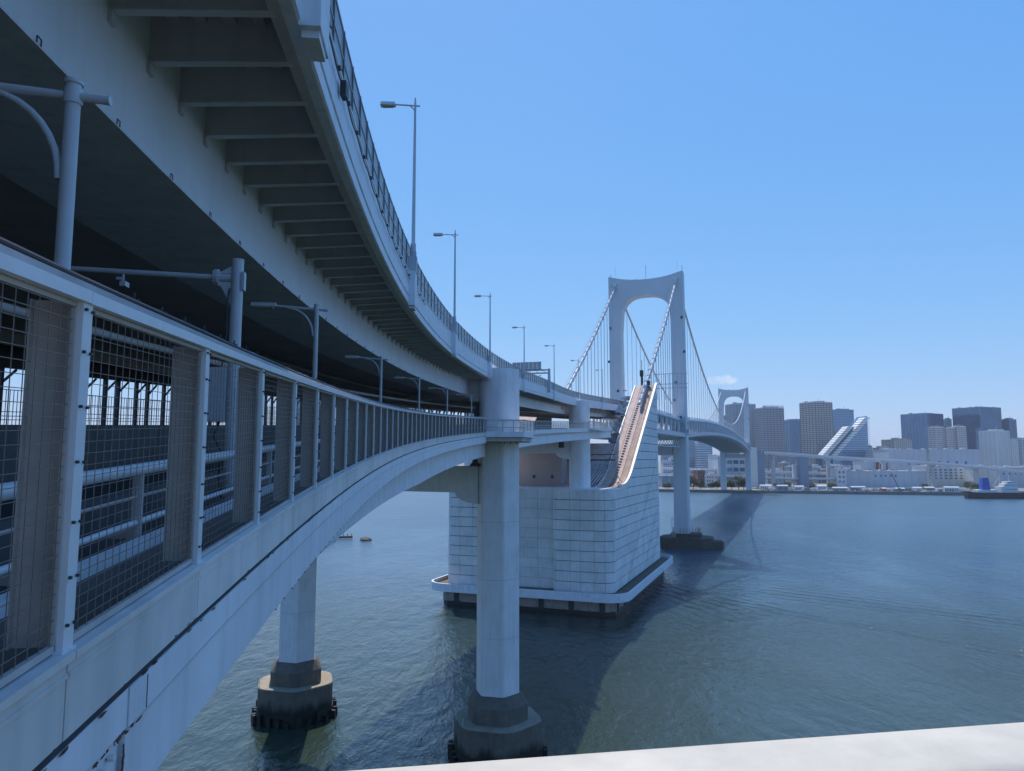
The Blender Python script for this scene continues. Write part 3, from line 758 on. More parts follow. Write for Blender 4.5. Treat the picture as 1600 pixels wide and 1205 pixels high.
# walkway lamps
WL = [6.9, 22.0, 39.0, 56.3, 72.6, 89.0]
wl_names = ['nearest one, head cut off', 'right of the camera pole', 'third from the left', 'fourth from the left', 'fifth from the left', 'smallest, beside the pier']
first = None
for y, nm in zip(WL, wl_names):
    t = thing('walkway_lamp', 'grey lamp post with curved brace behind the fence, '+nm, 'lamp post', F(y, 1.6, zl(y)-(0.76 if y < 10 else 0.42)), -refh(y), 'lamp posts on the walkway')
    if first is None:
        h = 5.15
        a = MB(); a.tube([(0, 0, 0), (0, 0, h)], 0.075, 14, 0.068); a.tube([(0, 0, h), (0, 0, h+0.04)], 0.085, 14)
        m1 = a.mesh('pole', M['lamp'], 40)
        a = MB(); a.tube([(0.32, 0, h-0.14), (-1.35, 0, h-0.02)], 0.042, 10); a.tube([(0.32, 0, h-0.14), (0.34, 0, h-0.14)], 0.047, 10)
        a.tube([(0, 0, h-0.2), (0, 0, h-0.05)], 0.084, 14)
        m2 = a.mesh('arm', M['lamp'], 40)
        pts = [(-0.09-0.78*(1-cos(t_)), 0, h-0.95+0.86*sin(t_)) for t_ in np.linspace(0, pi/2, 10)]
        a = MB(); a.tube(pts, 0.034, 8); m3 = a.mesh('brace', M['lamp'], 50)
        a = MB(); a.prism([(-1.95, -0.12), (-1.2, -0.10), (-1.2, 0.10), (-1.95, 0.12)], h-0.06, h+0.06, [(-1.93, -0.09), (-1.22, -0.07), (-1.22, 0.07), (-1.93, 0.09)])
        m4 = a.mesh('lamp_head', M['lamp'])
        a = MB(); a.box((-1.6, 0, h-0.085), (0.6, 0.17, 0.045)); m5 = a.mesh('lens', M['lampglass'])
        a = MB(); a.box((0.0, 0.11, 1.0), (0.30, 0.02, 0.3)); m6 = a.mesh('base_plate', M['lamp'])
        first = (m1, m2, m3, m4)
        lensm = m5
    for me, nm2 in zip(first, ('pole', 'arm', 'brace', 'lamp_head')):
        o = bpy.data.objects.new(nm2, me); COL.objects.link(o); o.parent = t
    q = bpy.data.objects.new('lens', lensm); COL.objects.link(q); q.parent = o

# bare gantry pole with long arm, camera and cabinet
gy = 13.3
t = thing('camera_pole', 'thick grey pole with flanged long arm, small camera and white cabinet behind the fence', 'camera pole', F(gy, 1.6, zl(gy)-0.72), -refh(gy))
a = MB(); a.tube([(0, 0, 0), (0, 0, 4.85)], 0.105, 16); a.tube([(0, 0, 4.85), (0, 0, 4.87)], 0.112, 16); loc_part(a, 'pole', M['lamp'], t, smooth=40)
a = MB(); a.tube([(-0.42, 0, 4.52), (-3.2, 0, 4.62)], 0.055, 12, 0.045); loc_part(a, 'arm', M['lamp'], t, smooth=40)
a = MB(); a.tube([(-0.33, 0, 4.52), (-0.36, 0, 4.52)], 0.15, 16); a.tube([(-0.37, 0, 4.52), (-0.40, 0, 4.52)], 0.15, 16)
a.tube([(-0.10, 0, 4.52), (-0.33, 0, 4.52)], 0.075, 12)
a.add([(-0.1, -0.01, 4.95-0.2), (-0.33, -0.01, 4.6), (-0.1, -0.01, 4.6), (-0.1, 0.01, 4.75), (-0.33, 0.01, 4.6), (-0.1, 0.01, 4.6)], [(0,1,2),(5,4,3),(0,3,4,1),(1,4,5,2),(2,5,3,0)])
a.add([(-0.1, -0.01, 4.0), (-0.33, -0.01, 4.44), (-0.1, -0.01, 4.44), (-0.1, 0.01, 4.0), (-0.33, 0.01, 4.44), (-0.1, 0.01, 4.44)], [(0,1,2),(5,4,3),(0,3,4,1),(1,4,5,2),(2,5,3,0)])
for i in range(8): a.tube([(-0.31, 0.12*cos(i*pi/4), 4.52+0.12*sin(i*pi/4)), (-0.43, 0.12*cos(i*pi/4), 4.52+0.12*sin(i*pi/4))], 0.014, 6)
loc_part(a, 'flange', M['lamp'], t)
a = MB(); a.box((0.12, -0.03, 4.45), (0.05, 0.14, 0.34)); loc_part(a, 'nameplate', M['silver'], t)
a = MB(); a.bar((-2.0, 0, 4.62), (-2.0, 0, 4.36), 0.03, 0.03); a.box((-1.95, -0.06, 4.33), (0.10, 0.18, 0.09)); a.box((-2.05, 0, 4.45), (0.12, 0.05, 0.05)); loc_part(a, 'camera', M['silver'], t)
a = MB(); a.box((-0.27, -0.02, 2.35), (0.34, 0.22, 0.98)); a.box((-0.27, -0.135, 2.35), (0.30, 0.012, 0.92)); loc_part(a, 'cabinet', M['silver'], t, bevel=0.01)
pts = [(-0.11, -0.08, 4.3), (-0.14, -0.1, 4.0), (-0.12, -0.12, 3.5), (-0.15, -0.1, 3.2), (-0.2, -0.06, 2.85)]
a = MB(); a.tube(pts, 0.016, 6); loc_part(a, 'cable', M['dark'], t, smooth=60); a = MB(); pts = [(-0.2, -0.05, 1.86), (-0.28, -0.1, 1.6), (-0.12, -0.14, 1.3), (-0.16, -0.12, 0.9), (-0.1, -0.1, 0.5)]; a.tube(pts, 0.02, 6)
loc_part(a, 'cable', M['dark'], t, smooth=60)

# ================================================================== PIERS
def hexpoly(c, side, rot, n=6, rr=0.0):
    pts = []
    for i in range(6):
        a_ = rot + i*pi/3; pts.append(Vector((c[0]+side*cos(a_), c[1]+side*sin(a_), 0)))
    if rr <= 0: return [(p.x, p.y) for p in pts]
    out_ = []
    for i in range(6):
        p = pts[i]; a_ = pts[i-1]; b_ = pts[(i+1) % 6]
        pa = p + (a_-p).normalized()*rr; pb = p + (b_-p).normalized()*rr
        for k in range(6):
            t_ = k/5; q = pa*(1-t_)**2 + p*2*t_*(1-t_) + pb*t_**2; out_.append((q.x, q.y))
    return out_
def scaled(poly, c, k): return [(c[0]+(x-c[0])*k, c[1]+(y-c[1])*k) for x, y in poly]

def pier_leg(center, ztop, label, hz, upper=None, rr=0.25):
    # hexagon with one flat face turned to the near side, heading hz
    rot = R(46)
    t = thing('bridge_pier', label, 'bridge pier', (center[0], center[1], 0))
    col_ = hexpoly(center, 3.0, rot, rr=rr)
    a = MB(); a.prism(col_, 8.2, ztop); a.build('column', M['white'], t, smooth=35)
    a = MB()
    for zz in (15.5, 23.0, 30.5, 41.0): a.prism(scaled(col_, center, 1.003), zz, zz+0.05)
    a.build('splice_seam', M['under'], t, kind='stuff')
    c1 = hexpoly(center, 6.3, rot, rr=1.6)
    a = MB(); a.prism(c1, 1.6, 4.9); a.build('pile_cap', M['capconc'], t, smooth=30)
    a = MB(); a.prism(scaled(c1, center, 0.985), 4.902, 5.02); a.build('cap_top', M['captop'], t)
    a = MB(); a.prism(scaled(c1, center, 1.02), -3.0, 1.598)
    for i in range(26):
        an = i*2*pi/26
        x, y = center[0]+(6.15+0.3*cos(6*(an-rot)))*cos(an), center[1]+(6.15+0.3*cos(6*(an-rot)))*sin(an)
        a.box((x, y, 0.3+rng.uniform(-0.4, 0.4)), (rng.uniform(0.3, 0.7), rng.uniform(0.3, 0.7), rng.uniform(1.4, 2.6)), an+rng.uniform(-.2, .2))
    a.build('tide_band', M['tide'], t)
    p1 = hexpoly(center, 4.3, rot, rr=0.9); p2 = hexpoly(center, 3.35, rot, rr=0.5)
    a = MB(); a.prism(p1, 5.022, 7.0); a.prism([q for q in p1], 7.001, 8.3, p2); a.build('pedestal', M['capconc'], t, smooth=30)
    a = MB()
    for i in range(7):
        an = rot + 0.5 + i*0.42; x, y = center[0]+5.6*cos(an), center[1]+5.6*sin(an)
        a.tube([(x, y, 5.0), (x, y, 6.0)], 0.04, 6)
    a.build('bollard_rail', M['lamp'], t, kind='stuff')
    return t

HP = R(12.5)
PC = Vector((-1.9, 99.5)); LC = Vector((-33.3, 115.5))
pr_ = pier_leg((PC.x, PC.y), 50.55, 'white hexagonal pier rising from a dark pile cap, right of the arch opening', HP, rr=0.3)
pl_ = pier_leg((LC.x, LC.y), 50.2, 'white hexagonal pier on a sunlit pile cap seen under the walkway girder', HP, rr=0.12)
# wider head of the near pier, door, dowels
rot1 = R(46)
a = MB(); a.prism(scaled(hexpoly((PC.x, PC.y), 3.0, rot1, rr=0.9), (PC.x, PC.y), 1.07), 43.2, 51.1); a.build('pier_head', M['white'], pr_, smooth=40)
# crossbeams of the portal frame
def crossbeam(C0, C1, zt, zb, th, label, haunch=3.5, name='crossbeam', mat='white', parent=None):
    d_ = (C1-C0); L_ = d_.length; u_ = d_/L_; nn = Vector((-u_.y, u_.x))
    x0, x1 = 2.2, L_-2.2
    prof = [(x0, zt), (x1, zt)]
    pts = []
    for t_ in np.linspace(0, pi/2, 9): pts.append((x1-haunch*(1-cos(t_))*1.0 if False else x1-haunch*sin(t_), zb-haunch*0.42*(1-sin(t_)) if False else zb-haunch*0.42*cos(t_)+0.0))
    prof += pts
    pts = []
    for t_ in np.linspace(pi/2, 0, 9): pts.append((x0+haunch*sin(t_), zb-haunch*0.42*cos(t_)))
    prof += pts
    rings = []
    for sgn in (-1, 1):
        rings.append([Vector((C0.x+u_.x*a_+nn.x*sgn*th/2, C0.y+u_.y*a_+nn.y*sgn*th/2, z)) for a_, z in prof])
    m_ = MB(); m_.rings(rings)
    return m_.build(name, M[mat], parent, smooth=20)
crossbeam(PC, LC, 37.9, 34.3, 3.6, '', parent=pr_, name='lower_crossbeam')
crossbeam(PC, LC, zu(97)+0.6, zu(97)-2.5, 3.4, '', parent=pr_, name='upper_crossbeam', haunch=1.5)
# bearing post beside the near pier
a = MB(); c = Vector((-5.0, 98.6, 0)); a.box((c.x, c.y, 39.6), (0.7, 0.7, 2.8)); a.prism([(c.x-0.8, c.y-0.8), (c.x+0.8, c.y-0.8), (c.x+0.8, c.y+0.8), (c.x-0.8, c.y+0.8)], 37.902, 38.4, [(c.x-0.4, c.y-0.4), (c.x+0.4, c.y-0.4), (c.x+0.4, c.y+0.4), (c.x-0.4, c.y+0.4)]); a.build('bearing', M['dark'], pr_)
a = MB(); c = F(93.0, -1.9, 0)
for i in range(4): a.box((PC.x+0.2+0.75*i, PC.y-3.25+0.10*i, 41.0), (0.12, 0.1, 0.3))
a.build('bracket_lug', M['dark'], pr_, kind='stuff')
a = MB(); dp = Vector((PC.x-2.75, PC.y-1.2)); a.box((dp.x, dp.y, 45.6), (0.12, 1.0, 2.1), -HP-R(28)); a.build('door', M['dark'], pr_)

# ---- balcony round the pier and walkway beyond
def railing_run(name, pts, parent, h=1.75, every=2.3, mat='post', rods=True, solid=True):
    """pts: list of 3d points along the floor edge"""
    b = MB(); a = MB(); a.bar((0, 0, 0), (0, 0, h), 0.11, 0.11); pmesh = a.mesh('post', M['lamp'])
    for j, (p, q) in enumerate(zip(pts[:-1], pts[1:])):
        p, q = Vector(p), Vector(q); L_ = (q-p).length
        n_ = max(1, int(round(L_/every)))
        for i in range(n_ + (1 if j == len(pts)-2 else 0)):
            o = bpy.data.objects.new('post', pmesh); COL.objects.link(o); o.parent = parent; o.location = p.lerp(q, i/n_) - parent.location
        if rods:
            k = int(L_/0.28)
            for i in range(1, k): c = p.lerp(q, i/k); b.bar(c+Vector((0, 0, 0.05)), c+Vector((0, 0, h-0.1)), 0.03, 0.03)
    if rods: b.build('baluster', M['beige'], parent, kind='stuff')
    t_ = MB()
    for p, q in zip(pts[:-1], pts[1:]): t_.bar(Vector(p)+Vector((0, 0, h+0.05)), Vector(q)+Vector((0, 0, h+0.05)), 0.30, 0.12)
    t_.build('top_rail', M['cream'], parent)
    t_ = MB()
    for p, q in zip(pts[:-1], pts[1:]):
        for z in (0.35, 0.75): t_.bar(Vector(p)+Vector((0, 0, z)), Vector(q)+Vector((0, 0, z)), 0.06, 0.06)
    t_.build('middle_rail', M['lamp'], parent)

bal = thing('pier_balcony', 'glazed lookout balcony with sunlit cream top rail wrapping the hexagonal pier', 'balcony', F(95, -3, zl(95)-0.3))
y0b, y1b = yE, 104.5
c0 = F(y0b, 0.0, zl(y0b)); c1 = F(y0b+0.6, -0.35, zl(y0b)); 
# corners going outwards around the pier
bc = [F(yE, 0.0, zl(yE)), F(91.4, -2.0, zl(91.5)), F(92.2, -4.6, zl(92.5)), F(96.5, -5.4, zl(96.5)), F(101.2, -4.6, zl(101)), F(103.2, -0.2, zl(103))]
for p in bc: p.z = p.z - 0.02
inner = [F(103.2, 1.2, zl(103.2)), F(yE, 1.2, zl(yE))]
poly = [(p.x, p.y) for p in bc] + [(p.x, p.y) for p in inner]
a = MB(); a.prism(poly, zl(97)-0.85, zl(97)-0.15); a.build('slab', M['girder'], bal)
a = MB(); a.prism(scaled(poly, (PC.x, PC.y), 0.93), zl(97)-1.35, zl(97)-0.853); a.build('slab_haunch', M['under'], bal)
fl_ = [Vector((p.x, p.y, zl(97)-0.15)) for p in bc]
a = MB(); a.bar((0, 0, 0), (0, 0, 1.34), 0.12, 0.12); pmesh = a.mesh('post', M['lamp'])
for p, q in zip(fl_[:-1], fl_[1:]):
    n_ = max(1, int(round((q-p).length/1.6)))
    for i in range(n_):
        o = bpy.data.objects.new('post', pmesh); COL.objects.link(o); o.parent = bal; o.location = p.lerp(q, i/n_) - bal.location
a = MB()
for p, q in zip(fl_[:-1], fl_[1:]): a.bar(p+Vector((0, 0, 1.42)), q+Vector((0, 0, 1.42)), 0.34, 0.16)
a.build('top_rail', M['cream'], bal)
a = MB()
for p, q in zip(fl_[:-1], fl_[1:]):
    for z in (0.18, 0.5): a.bar(p+Vector((0, 0, z)), q+Vector((0, 0, z)), 0.06, 0.07)
a.build('middle_rail', M['cream'], bal)
def clearboard():
    m, t_, b = new_mat('pale_clear_board'); N, L = t_.nodes, t_.links
    b.inputs['Base Color'].default_value = (0.6, 0.66, 0.7, 1); b.inputs['Roughness'].default_value = 0.25
    tr = N.new('ShaderNodeBsdfTransparent'); mx = N.new('ShaderNodeMixShader'); mx.inputs[0].default_value = 0.35
    L.new(tr.outputs[0], mx.inputs[1]); L.new(b.outputs[0], mx.inputs[2]); L.new(mx.outputs[0], N['Material Output'].inputs[0]); return m
M['clear'] = clearboard()
for p, q in zip(fl_[:-1], fl_[1:]):
    a = MB(); d_ = (q-p).normalized(); a.bar(p+d_*0.1+Vector((0, 0, 0.75)), q-d_*0.1+Vector((0, 0, 0.75)), 0.02, 1.1); a.build('board', M['clear'], bal)

w2 = thing('far_walkway', 'pale blue walkway with railing between the hexagonal pier and the anchorage', 'walkway', F(140, 0.4, zl(140)))
d = MB(); sweep(d, 103.3, 212, [(0.0, -0.85), (0.0, -0.10), (-0.05, -0.08), (-0.05, 0.0), (0.1, 0.0), (0.1, -0.85)], zl, 3); d.build('fascia', M['girder'], w2)
d = MB(); sweep(d, 103.3, 212, [(0.12, -0.87), (0.12, -1.1), (0.45, -1.1), (0.45, -0.87)], zl, 3); d.build('edge_stringer', M['under'], w2)
d = MB(); sweep(d, 103.3, 212, [(0.5, -2.9), (0.5, -1.101), (0.9, -1.101), (0.9, -2.9)], zl, 3); d.build('side_girder', M['girder'], w2)
railing_run('railing', [F(y, 0.0, zl(y)) for y in np.arange(103.4, 213, 4.6)], w2, h=1.55)
# small inspection step on the walkway at the second pier
a = MB(); c = [F(186, -0.06, 0), F(187.5, -1.3, 0), F(200, -1.3, 0), F(202, -0.06, 0)]
a.prism([(p.x, p.y) for p in reversed(c)], zl(194)-0.8, zl(194)-0.2); a.build('side_platform', M['girder'], w2)
railing_run('railing', [p+Vector((0, 0, zl(194)-.2)) for p in c], w2, h=1.5)

# ================================================================== SUSPENSION BRIDGE FRAME OF REFERENCE
HB = R(20.85)
U = Vector((sin(HB), cos(HB), 0)); Nn = Vector((cos(HB), -sin(HB), 0))
T1 = Vector((63.5, 336, 0))
SPAN = 578.0
def B(k, t, z): return T1 + U*k + Nn*t + Vector((0, 0, z))

# ---- anchorage ---------------------------------------------------------
AF = Vector((25.3, 184, 0))            # front right waterline corner
def A(m, t, z): return AF + U*m + Nn*t + Vector((0, 0, z))   # m back along bridge, t to the right (negative = left)
WID = 48.0; LEN = 78.0
anc = thing('bridge_anchorage', 'huge white panelled anchorage block standing in the water with pinkish cable slope', 'anchorage', tuple(A(38, -23, 0)), 0)
def rpoly(m0, m1, t0, t1, r_, n_=8):
    pts = []
    for (cm, ct, a0) in ((m0+r_, t1-r_, pi), (m1-r_, t1-r_, pi/2), (m1-r_, t0+r_, 0), (m0+r_, t0+r_, -pi/2)):
        for i in range(n_+1):
            an = a0 - (pi/2)*i/n_
            # angle measured so that 0 -> +m , pi/2 -> -t
            pts.append((cm + r_*cos(an), ct + r_*sin(an)))
    return [(A(m, t, 0).x, A(m, t, 0).y) for m, t in pts]
base = [(A(m, t, 0).x, A(m, t, 0).y) for m, t in ((0, -2), (2, 0), (LEN, 0), (LEN, -WID), (2, -WID), (0, -WID+2))]
a = MB(); a.prism(base, 1.0, 4.2); a.build('concrete_base', M['concrete'], anc)
a = MB(); a.prism(scaled(base, (A(39, -23, 0).x, A(39, -23, 0).y), 0.996), -4, 0.998); a.build('tide_band', M['tide'], anc)
a = MB()
for i in range(6):
    c = A(-0.15, -3 - i*8.0, 2.2); a.box(c, (1.3, 0.4, 2.8), -HB)
for i in range(9):
    c = A(4+i*8.5, 0.15, 2.2); a.box(c, (0.4, 1.3, 2.8), -HB)
a.build('fender', M['dark'], anc, kind='stuff')
plat = rpoly(-3.2, LEN+1, -WID-3.2, 3.6, 6.0)
a = MB(); a.prism(plat, 4.202, 4.9); a.build('platform_slab', M['deckbrown'], anc)
n_ = len(plat); pin = rpoly(-2.75, LEN+0.55, -WID-2.75, 3.15, 5.6)
a = MB()
vs = [(x, y, 3.9) for x, y in plat] + [(x, y, 6.0) for x, y in plat] + [(x, y, 6.0) for x, y in pin] + [(x, y, 4.9) for x, y in pin] + [(x, y, 3.9) for x, y in scaled(plat, (A(38,-23,0).x, A(38,-23,0).y), 0.985)]
plat_ = MB()
def bandring(a, lo, hi):
    for i in range(n_):
        j = (i+1) % n_; a.f.append((lo*n_+i, lo*n_+j, hi*n_+j, hi*n_+i))
a.v = vs; bandring(a, 0, 1); bandring(a, 1, 2); bandring(a, 2, 3); bandring(a, 4, 0)
# slight outward swell to keep rim clear of the slab edge
cx_, cy_ = A(38, -23, 0).x, A(38, -23, 0).y
a.v = [(cx_+(x-cx_)*1.002, cy_+(y-cy_)*1.002, z) for x, y, z in a.v]
a.build('platform_rim', M['girder'], anc)

ZT = 31.2
def slope_z(m):            # ridge line of the cable slope
    if m < 16: return ZT
    if m < 30: q = (m-16)/14; return ZT + 0.5*0.66*14*q*q
    return ZT + 0.5*0.66*14 + 0.66*(min(m, 74)-30)
# solid core (joint colour shows in the gaps between the panels)
INS = 1.6
def core_profile():
    ms = [INS+0.5] + list(np.linspace(14, 74, 16)) + [74.0]
    return [(INS+0.5, 4.9), (74, 4.9)] + [(m, slope_z(m)-0.35) for m in np.linspace(74, 14, 20)] + [(INS+0.5, ZT-0.35)]
WT = 8.5                                    # width of the raised cable wings
def wing_prof(m0_): return [(m0_, 4.9), (74, 4.9)] + [(m, slope_z(m)-0.35) for m in np.linspace(74, 14, 20)] + [(m0_, ZT-0.35)]
rcc = 3.4
for sg, tA, tB in ((1, -WT, -0.99), (-1, -WID+0.99, -WID+WT)):
    a = MB(); pc = wing_prof(INS+rcc+0.1)
    a.rings([[A(m, tA, z) for m, z in pc], [A(m, tB, z) for m, z in pc]]); a.build('wing_core', M['joint'], anc)
# rounded front cores
for sg in (1, -1):
    pth = [(INS+rcc+0.09, -16.0), (INS+1.6, -16.0), (INS+0.7, -15.5), (INS+0.3, -14.7)] + [(INS+0.3 + (rcc-0.3)*(1-cos(t_)), -1.0-(rcc-0.3)*(1-sin(t_))) for t_ in np.linspace(0, pi/2, 9)]
    if sg < 0: pth = [(m, -WID-t_) for m, t_ in pth]
    pl = [(A(m, t_, 0).x, A(m, t_, 0).y) for m, t_ in pth]
    a = MB(); a.prism(pl if sg < 0 else pl[::-1], 4.9, ZT-0.36); a.build('front_core', M['joint'], anc)
# low middle body, its slope stops under the road decks
ZM = 44.0
def mid_z(m): return min(slope_z(m), ZM)
a = MB(); pc = [(5.13, 4.9), (74, 4.9)] + [(m, mid_z(m)-0.36) for m in np.linspace(74, 14, 24)] + [(5.13, ZT-0.36)]
a.rings([[A(m, -WID+WT+0.003, z) for m, z in pc], [A(m, -WT-0.003, z) for m, z in pc]]); a.build('middle_core', M['panel'], anc)
# pink slope surface with ribs, kerbs
def strip(mb, t0, t1, lift0, lift1, m0=14.0, m1=74.0, nseg=26, zf=None):
    rings = []
    for i in range(nseg+1):
        m = m0 + (m1-m0)*i/nseg; z = (zf or slope_z)(m)
        rings.append([A(m, t0, z+lift0), A(m, t1, z+lift0), A(m, t1, z+lift1), A(m, t0, z+lift1)])
    return mb.rings(rings)
for (t0, t1, l0, l1, mt, nm, zf_) in ((-3.6, -1.25, -0.348, 0.05, 'slopebrown', 'slope_surface', None), (-8.2, -4.3, -0.348, 0.0, 'slope', 'slope_surface', None), (-4.29, -3.61, -0.348, 0.22, 'slope', 'slope_rib', None),
                                 (-1.24, -0.62, -0.348, 1.0, 'sunwhite', 'slope_kerb', None), (-8.5, -8.22, -0.348, 0.35, 'sunwhite', 'slope_kerb', None),
                                 (-20, -8.52, -0.355, 0.0, 'slope', 'slope_surface', mid_z), (-WID+8.6, -20.01, -0.355, 0.0, 'slopewall', 'slope_surface', mid_z),
                                 (-WID+0.62, -WID+8.49, -0.348, 0.0, 'slope', 'slope_surface', None)):
    a = MB(); strip(a, t0, t1, l0, l1, zf=zf_, m0=14.0 if zf_ is None else 16.0); a.build(nm, M[mt], anc)
for tt in (-9.6, -11.2, -12.8, -14.4, -2.4, -6.4):
    a = MB(); strip(a, tt, tt+0.25, 0.0, 0.2 if tt < -9 else 0.14, m1=74 if tt > -9 else 34, m0=17); a.build('slope_rail', M['bbrown'] if tt < -9 else M['slope'], anc)
a = MB()
for i in range(44):
    m = 19+i*1.22; z = slope_z(m)+0.13
    a.bar(A(m, -5.6, z), A(m, -4.8, z), 0.35, 0.22)
a.build('slope_stair', M['bbrown'], anc, kind='stuff')
# flat tops of the wings
for sg in (1, -1):
    pth = [(13.98, -16.4), (INS+1.6, -16.4), (INS+0.5, -15.9), (INS-0.1, -14.7)] + [(INS-0.1 + (rcc+0.1)*(1-cos(t_)), -0.6-(rcc+0.1)*(1-sin(t_))) for t_ in np.linspace(0, pi/2, 9)] + [(13.98, -0.6)]
    if sg < 0: pth = [(m, -WID-t_) for m, t_ in pth]
    pl = [(A(m, t_, 0).x, A(m, t_, 0).y) for m, t_ in pth]
    a = MB(); a.prism(pl, ZT-0.34, ZT+0.1); a.build('coping', M['white'], anc)
a = MB(); a.rings([[A(m, t0, z) for m, z in ((4.7, ZT-0.35), (15.9, ZT-0.35), (15.9, ZT+0.05), (4.7, ZT+0.05))] for t0 in (-WID+16.42, -16.42)]); a.build('coping', M['white'], anc)
# pinkish rear wall under the deck
a = MB(); a.rings([[A(m, t0, z) for m, z in ((19.2, ZT+0.06), (24, ZT+0.06), (24, 44.2), (19.2, 43.0))] for t0 in (-WID+7.2, -19.0)]); a.build('rear_wall', M['slopewall'], anc)
a = MB()
for i in range(3):
    c = A(19.1, -22-i*5.5, 34+0*i); a.box(c, (0.7, 0.2, 0.9), -HB)
a.build('wall_vent', M['dark'], anc, kind='stuff')

# cladding panels: curved front corners
ROWS = 10; z0p = 5.2; rh = (ZT-0.1-z0p)/ROWS
def panel_path(path, zlo, zhi, name, gap=0.15, th=0.28, ztop_f=None):
    """path: list of (m,t) along the outer face; panel with thickness pointing inward (left of travel)"""
    pts = [Vector((m, t)) for m, t in path]; k = len(pts); inn = []
    for i in range(k):
        d_ = (pts[min(i+1, k-1)]-pts[max(i-1, 0)]).normalized(); inn.append(pts[i] + Vector((-d_.y, d_.x))*(-th))
    a = MB(); rings = []
    for p, q in zip(pts, inn):
        rings.append([A(p.x, p.y, zlo+gap/2), A(p.x, p.y, zhi-gap/2), A(q.x, q.y, zhi-gap/2), A(q.x, q.y, zlo+gap/2)])
    a.rings(rings); return a.build(name, M['panel'], anc, smooth=25)
def sub(path, s0_, s1_, n_=6):
    P = [Vector(p) for p in path]; D = [0]
    for i in range(1, len(P)): D.append(D[-1]+(P[i]-P[i-1]).length)
    out_ = []
    ks = [s0_] + [x for x in D if s0_ < x < s1_] + [s1_]
    for s in ks:
        s = min(max(s, 0), D[-1]-1e-6)
        for i in range(len(P)-1):
            if D[i] <= s <= D[i+1]:
                out_.append(tuple(P[i].lerp(P[i+1], (s-D[i])/(D[i+1]-D[i]))))
                break
    return out_, D[-1]
# right bulge: from the recess, along the front, round the corner
rc = 3.4
front_r = [(4.8, -16.3)] + [(INS+1.6*(1-sin(t_)), -16.3+1.6*(1-cos(t_))) for t_ in np.linspace(0, pi/2, 6)] + [(INS, -11.0), (INS, -8.0)] + [(INS, -1-rc+0.3)] + [(INS + rc*(1-cos(t_)), -0.7-rc*(1-sin(t_))) for t_ in np.linspace(0.0, pi/2, 9)]
front_r = [(m, t) for m, t in front_r]
_, Lr = sub(front_r, 0, 1)
fr_cuts = [0, 3.2, 7.2, 9.9, 13.6, 16.2, 18.6, Lr]
for r_ in range(ROWS):
    for c0_, c1_ in zip(fr_cuts[:-1], fr_cuts[1:]):
        pth, _ = sub(front_r, c0_+0.035, c1_-0.035); panel_path(list(reversed(pth)), z0p+r_*rh, z0p+(r_+1)*rh, 'cladding_panel')
# left bulge
front_l = [(m, -WID - t) for m, t in front_r]
for r_ in range(ROWS):
    for c0_, c1_ in zip(fr_cuts[:-1], fr_cuts[1:]):
        pth, _ = sub(front_l, c0_+0.035, c1_-0.035); panel_path(pth, z0p+r_*rh, z0p+(r_+1)*rh, 'cladding_panel')
# recessed middle
cuts = list(np.linspace(-WID+16.5, -16.5, 4))
for r_ in range(ROWS):
    for c0_, c1_ in zip(cuts[:-1], cuts[1:]):
        panel_path([(4.8, c1_-0.025), (4.8, c0_+0.025)], z0p+r_*rh, z0p+(r_+1)*rh, 'cladding_panel', gap=0.06)
# right side: rows with slanted joints running parallel to the cable
ms0 = INS+rc+0.05; slant = 1.45
def side_panel(poly):
    a = MB(); a.rings([[A(m, -0.70, z) for m, z in poly], [A(m, -0.98, z) for m, z in poly]]); a.build('cladding_panel', M['panel'], anc)
def clip_poly(poly, f):
    out_ = []
    for i in range(len(poly)):
        p, q = poly[i], poly[(i+1) % len(poly)]; fp, fq = f(p), f(q)
        if fp >= 0: out_.append(p)
        if (fp >= 0) != (fq >= 0):
            t_ = fp/(fp-fq); out_.append((p[0]+(q[0]-p[0])*t_, p[1]+(q[1]-p[1])*t_))
    return out_
def topline(p):
    # polygonal upper limit
    return slope_z(p[0])-0.38 - p[1]
joints = [-60, 20, 44, 58, 70, 110]
for r_ in range(22):
    zb, zt = z0p+r_*rh+0.085, z0p+(r_+1)*rh-0.085
    for j0, j1 in zip(joints[:-1], joints[1:]):
        e0 = lambda z, j=j0: j + slant*(z-5); e1 = lambda z, j=j1: j + slant*(z-5)
        poly = [(e0(zb)+0.42, zb), (e1(zb)-0.42, zb), (e1(zt)-0.42, zt), (e0(zt)+0.42, zt)]
        poly = clip_poly(poly, lambda p: p[0]-ms0); 
        if len(poly) < 3: continue
        poly = clip_poly(poly, lambda p: 74-p[0])
        if len(poly) < 3: continue
        zc = slope_z(30)-0.38; zf = ZT-0.38; ms_ = 30-(zc-zf)/0.66
        pieces = []
        qa = clip_poly(poly, lambda p: ms_-p[0])
        if len(qa) >= 3: qa = clip_poly(qa, lambda p: zf-p[1])
        qb = clip_poly(poly, lambda p: p[0]-ms_)
        if len(qb) >= 3: qb = clip_poly(qb, lambda p: zc+0.66*(p[0]-30)-p[1])
        if max(p[1] for p in poly) <= zf: pieces = [poly]
        else: pieces = [qa, qb]
        for q in pieces:
            if len(q) >= 3: side_panel(q)
# fill under the curved foot of the slope
for i in range(5):
    ma, mb_ = 17+i*2.8, 17+(i+1)*2.8-0.1
    f_ = lambda m: slope_z(m)-0.38
    g_ = lambda m: max(ZT-0.36, slope_z(30)-0.38+0.66*(m-30))
    if f_(mb_)-g_(mb_) > 0.05:
        a = MB(); pl = [(ma, g_(ma)), (mb_, g_(mb_)), (mb_, f_(mb_)), (ma, f_(ma)+0.001)]
        a.rings([[A(m, -0.70, z) for m, z in pl], [A(m, -0.98, z) for m, z in pl]]); a.build('cladding_panel', M['panel'], anc)

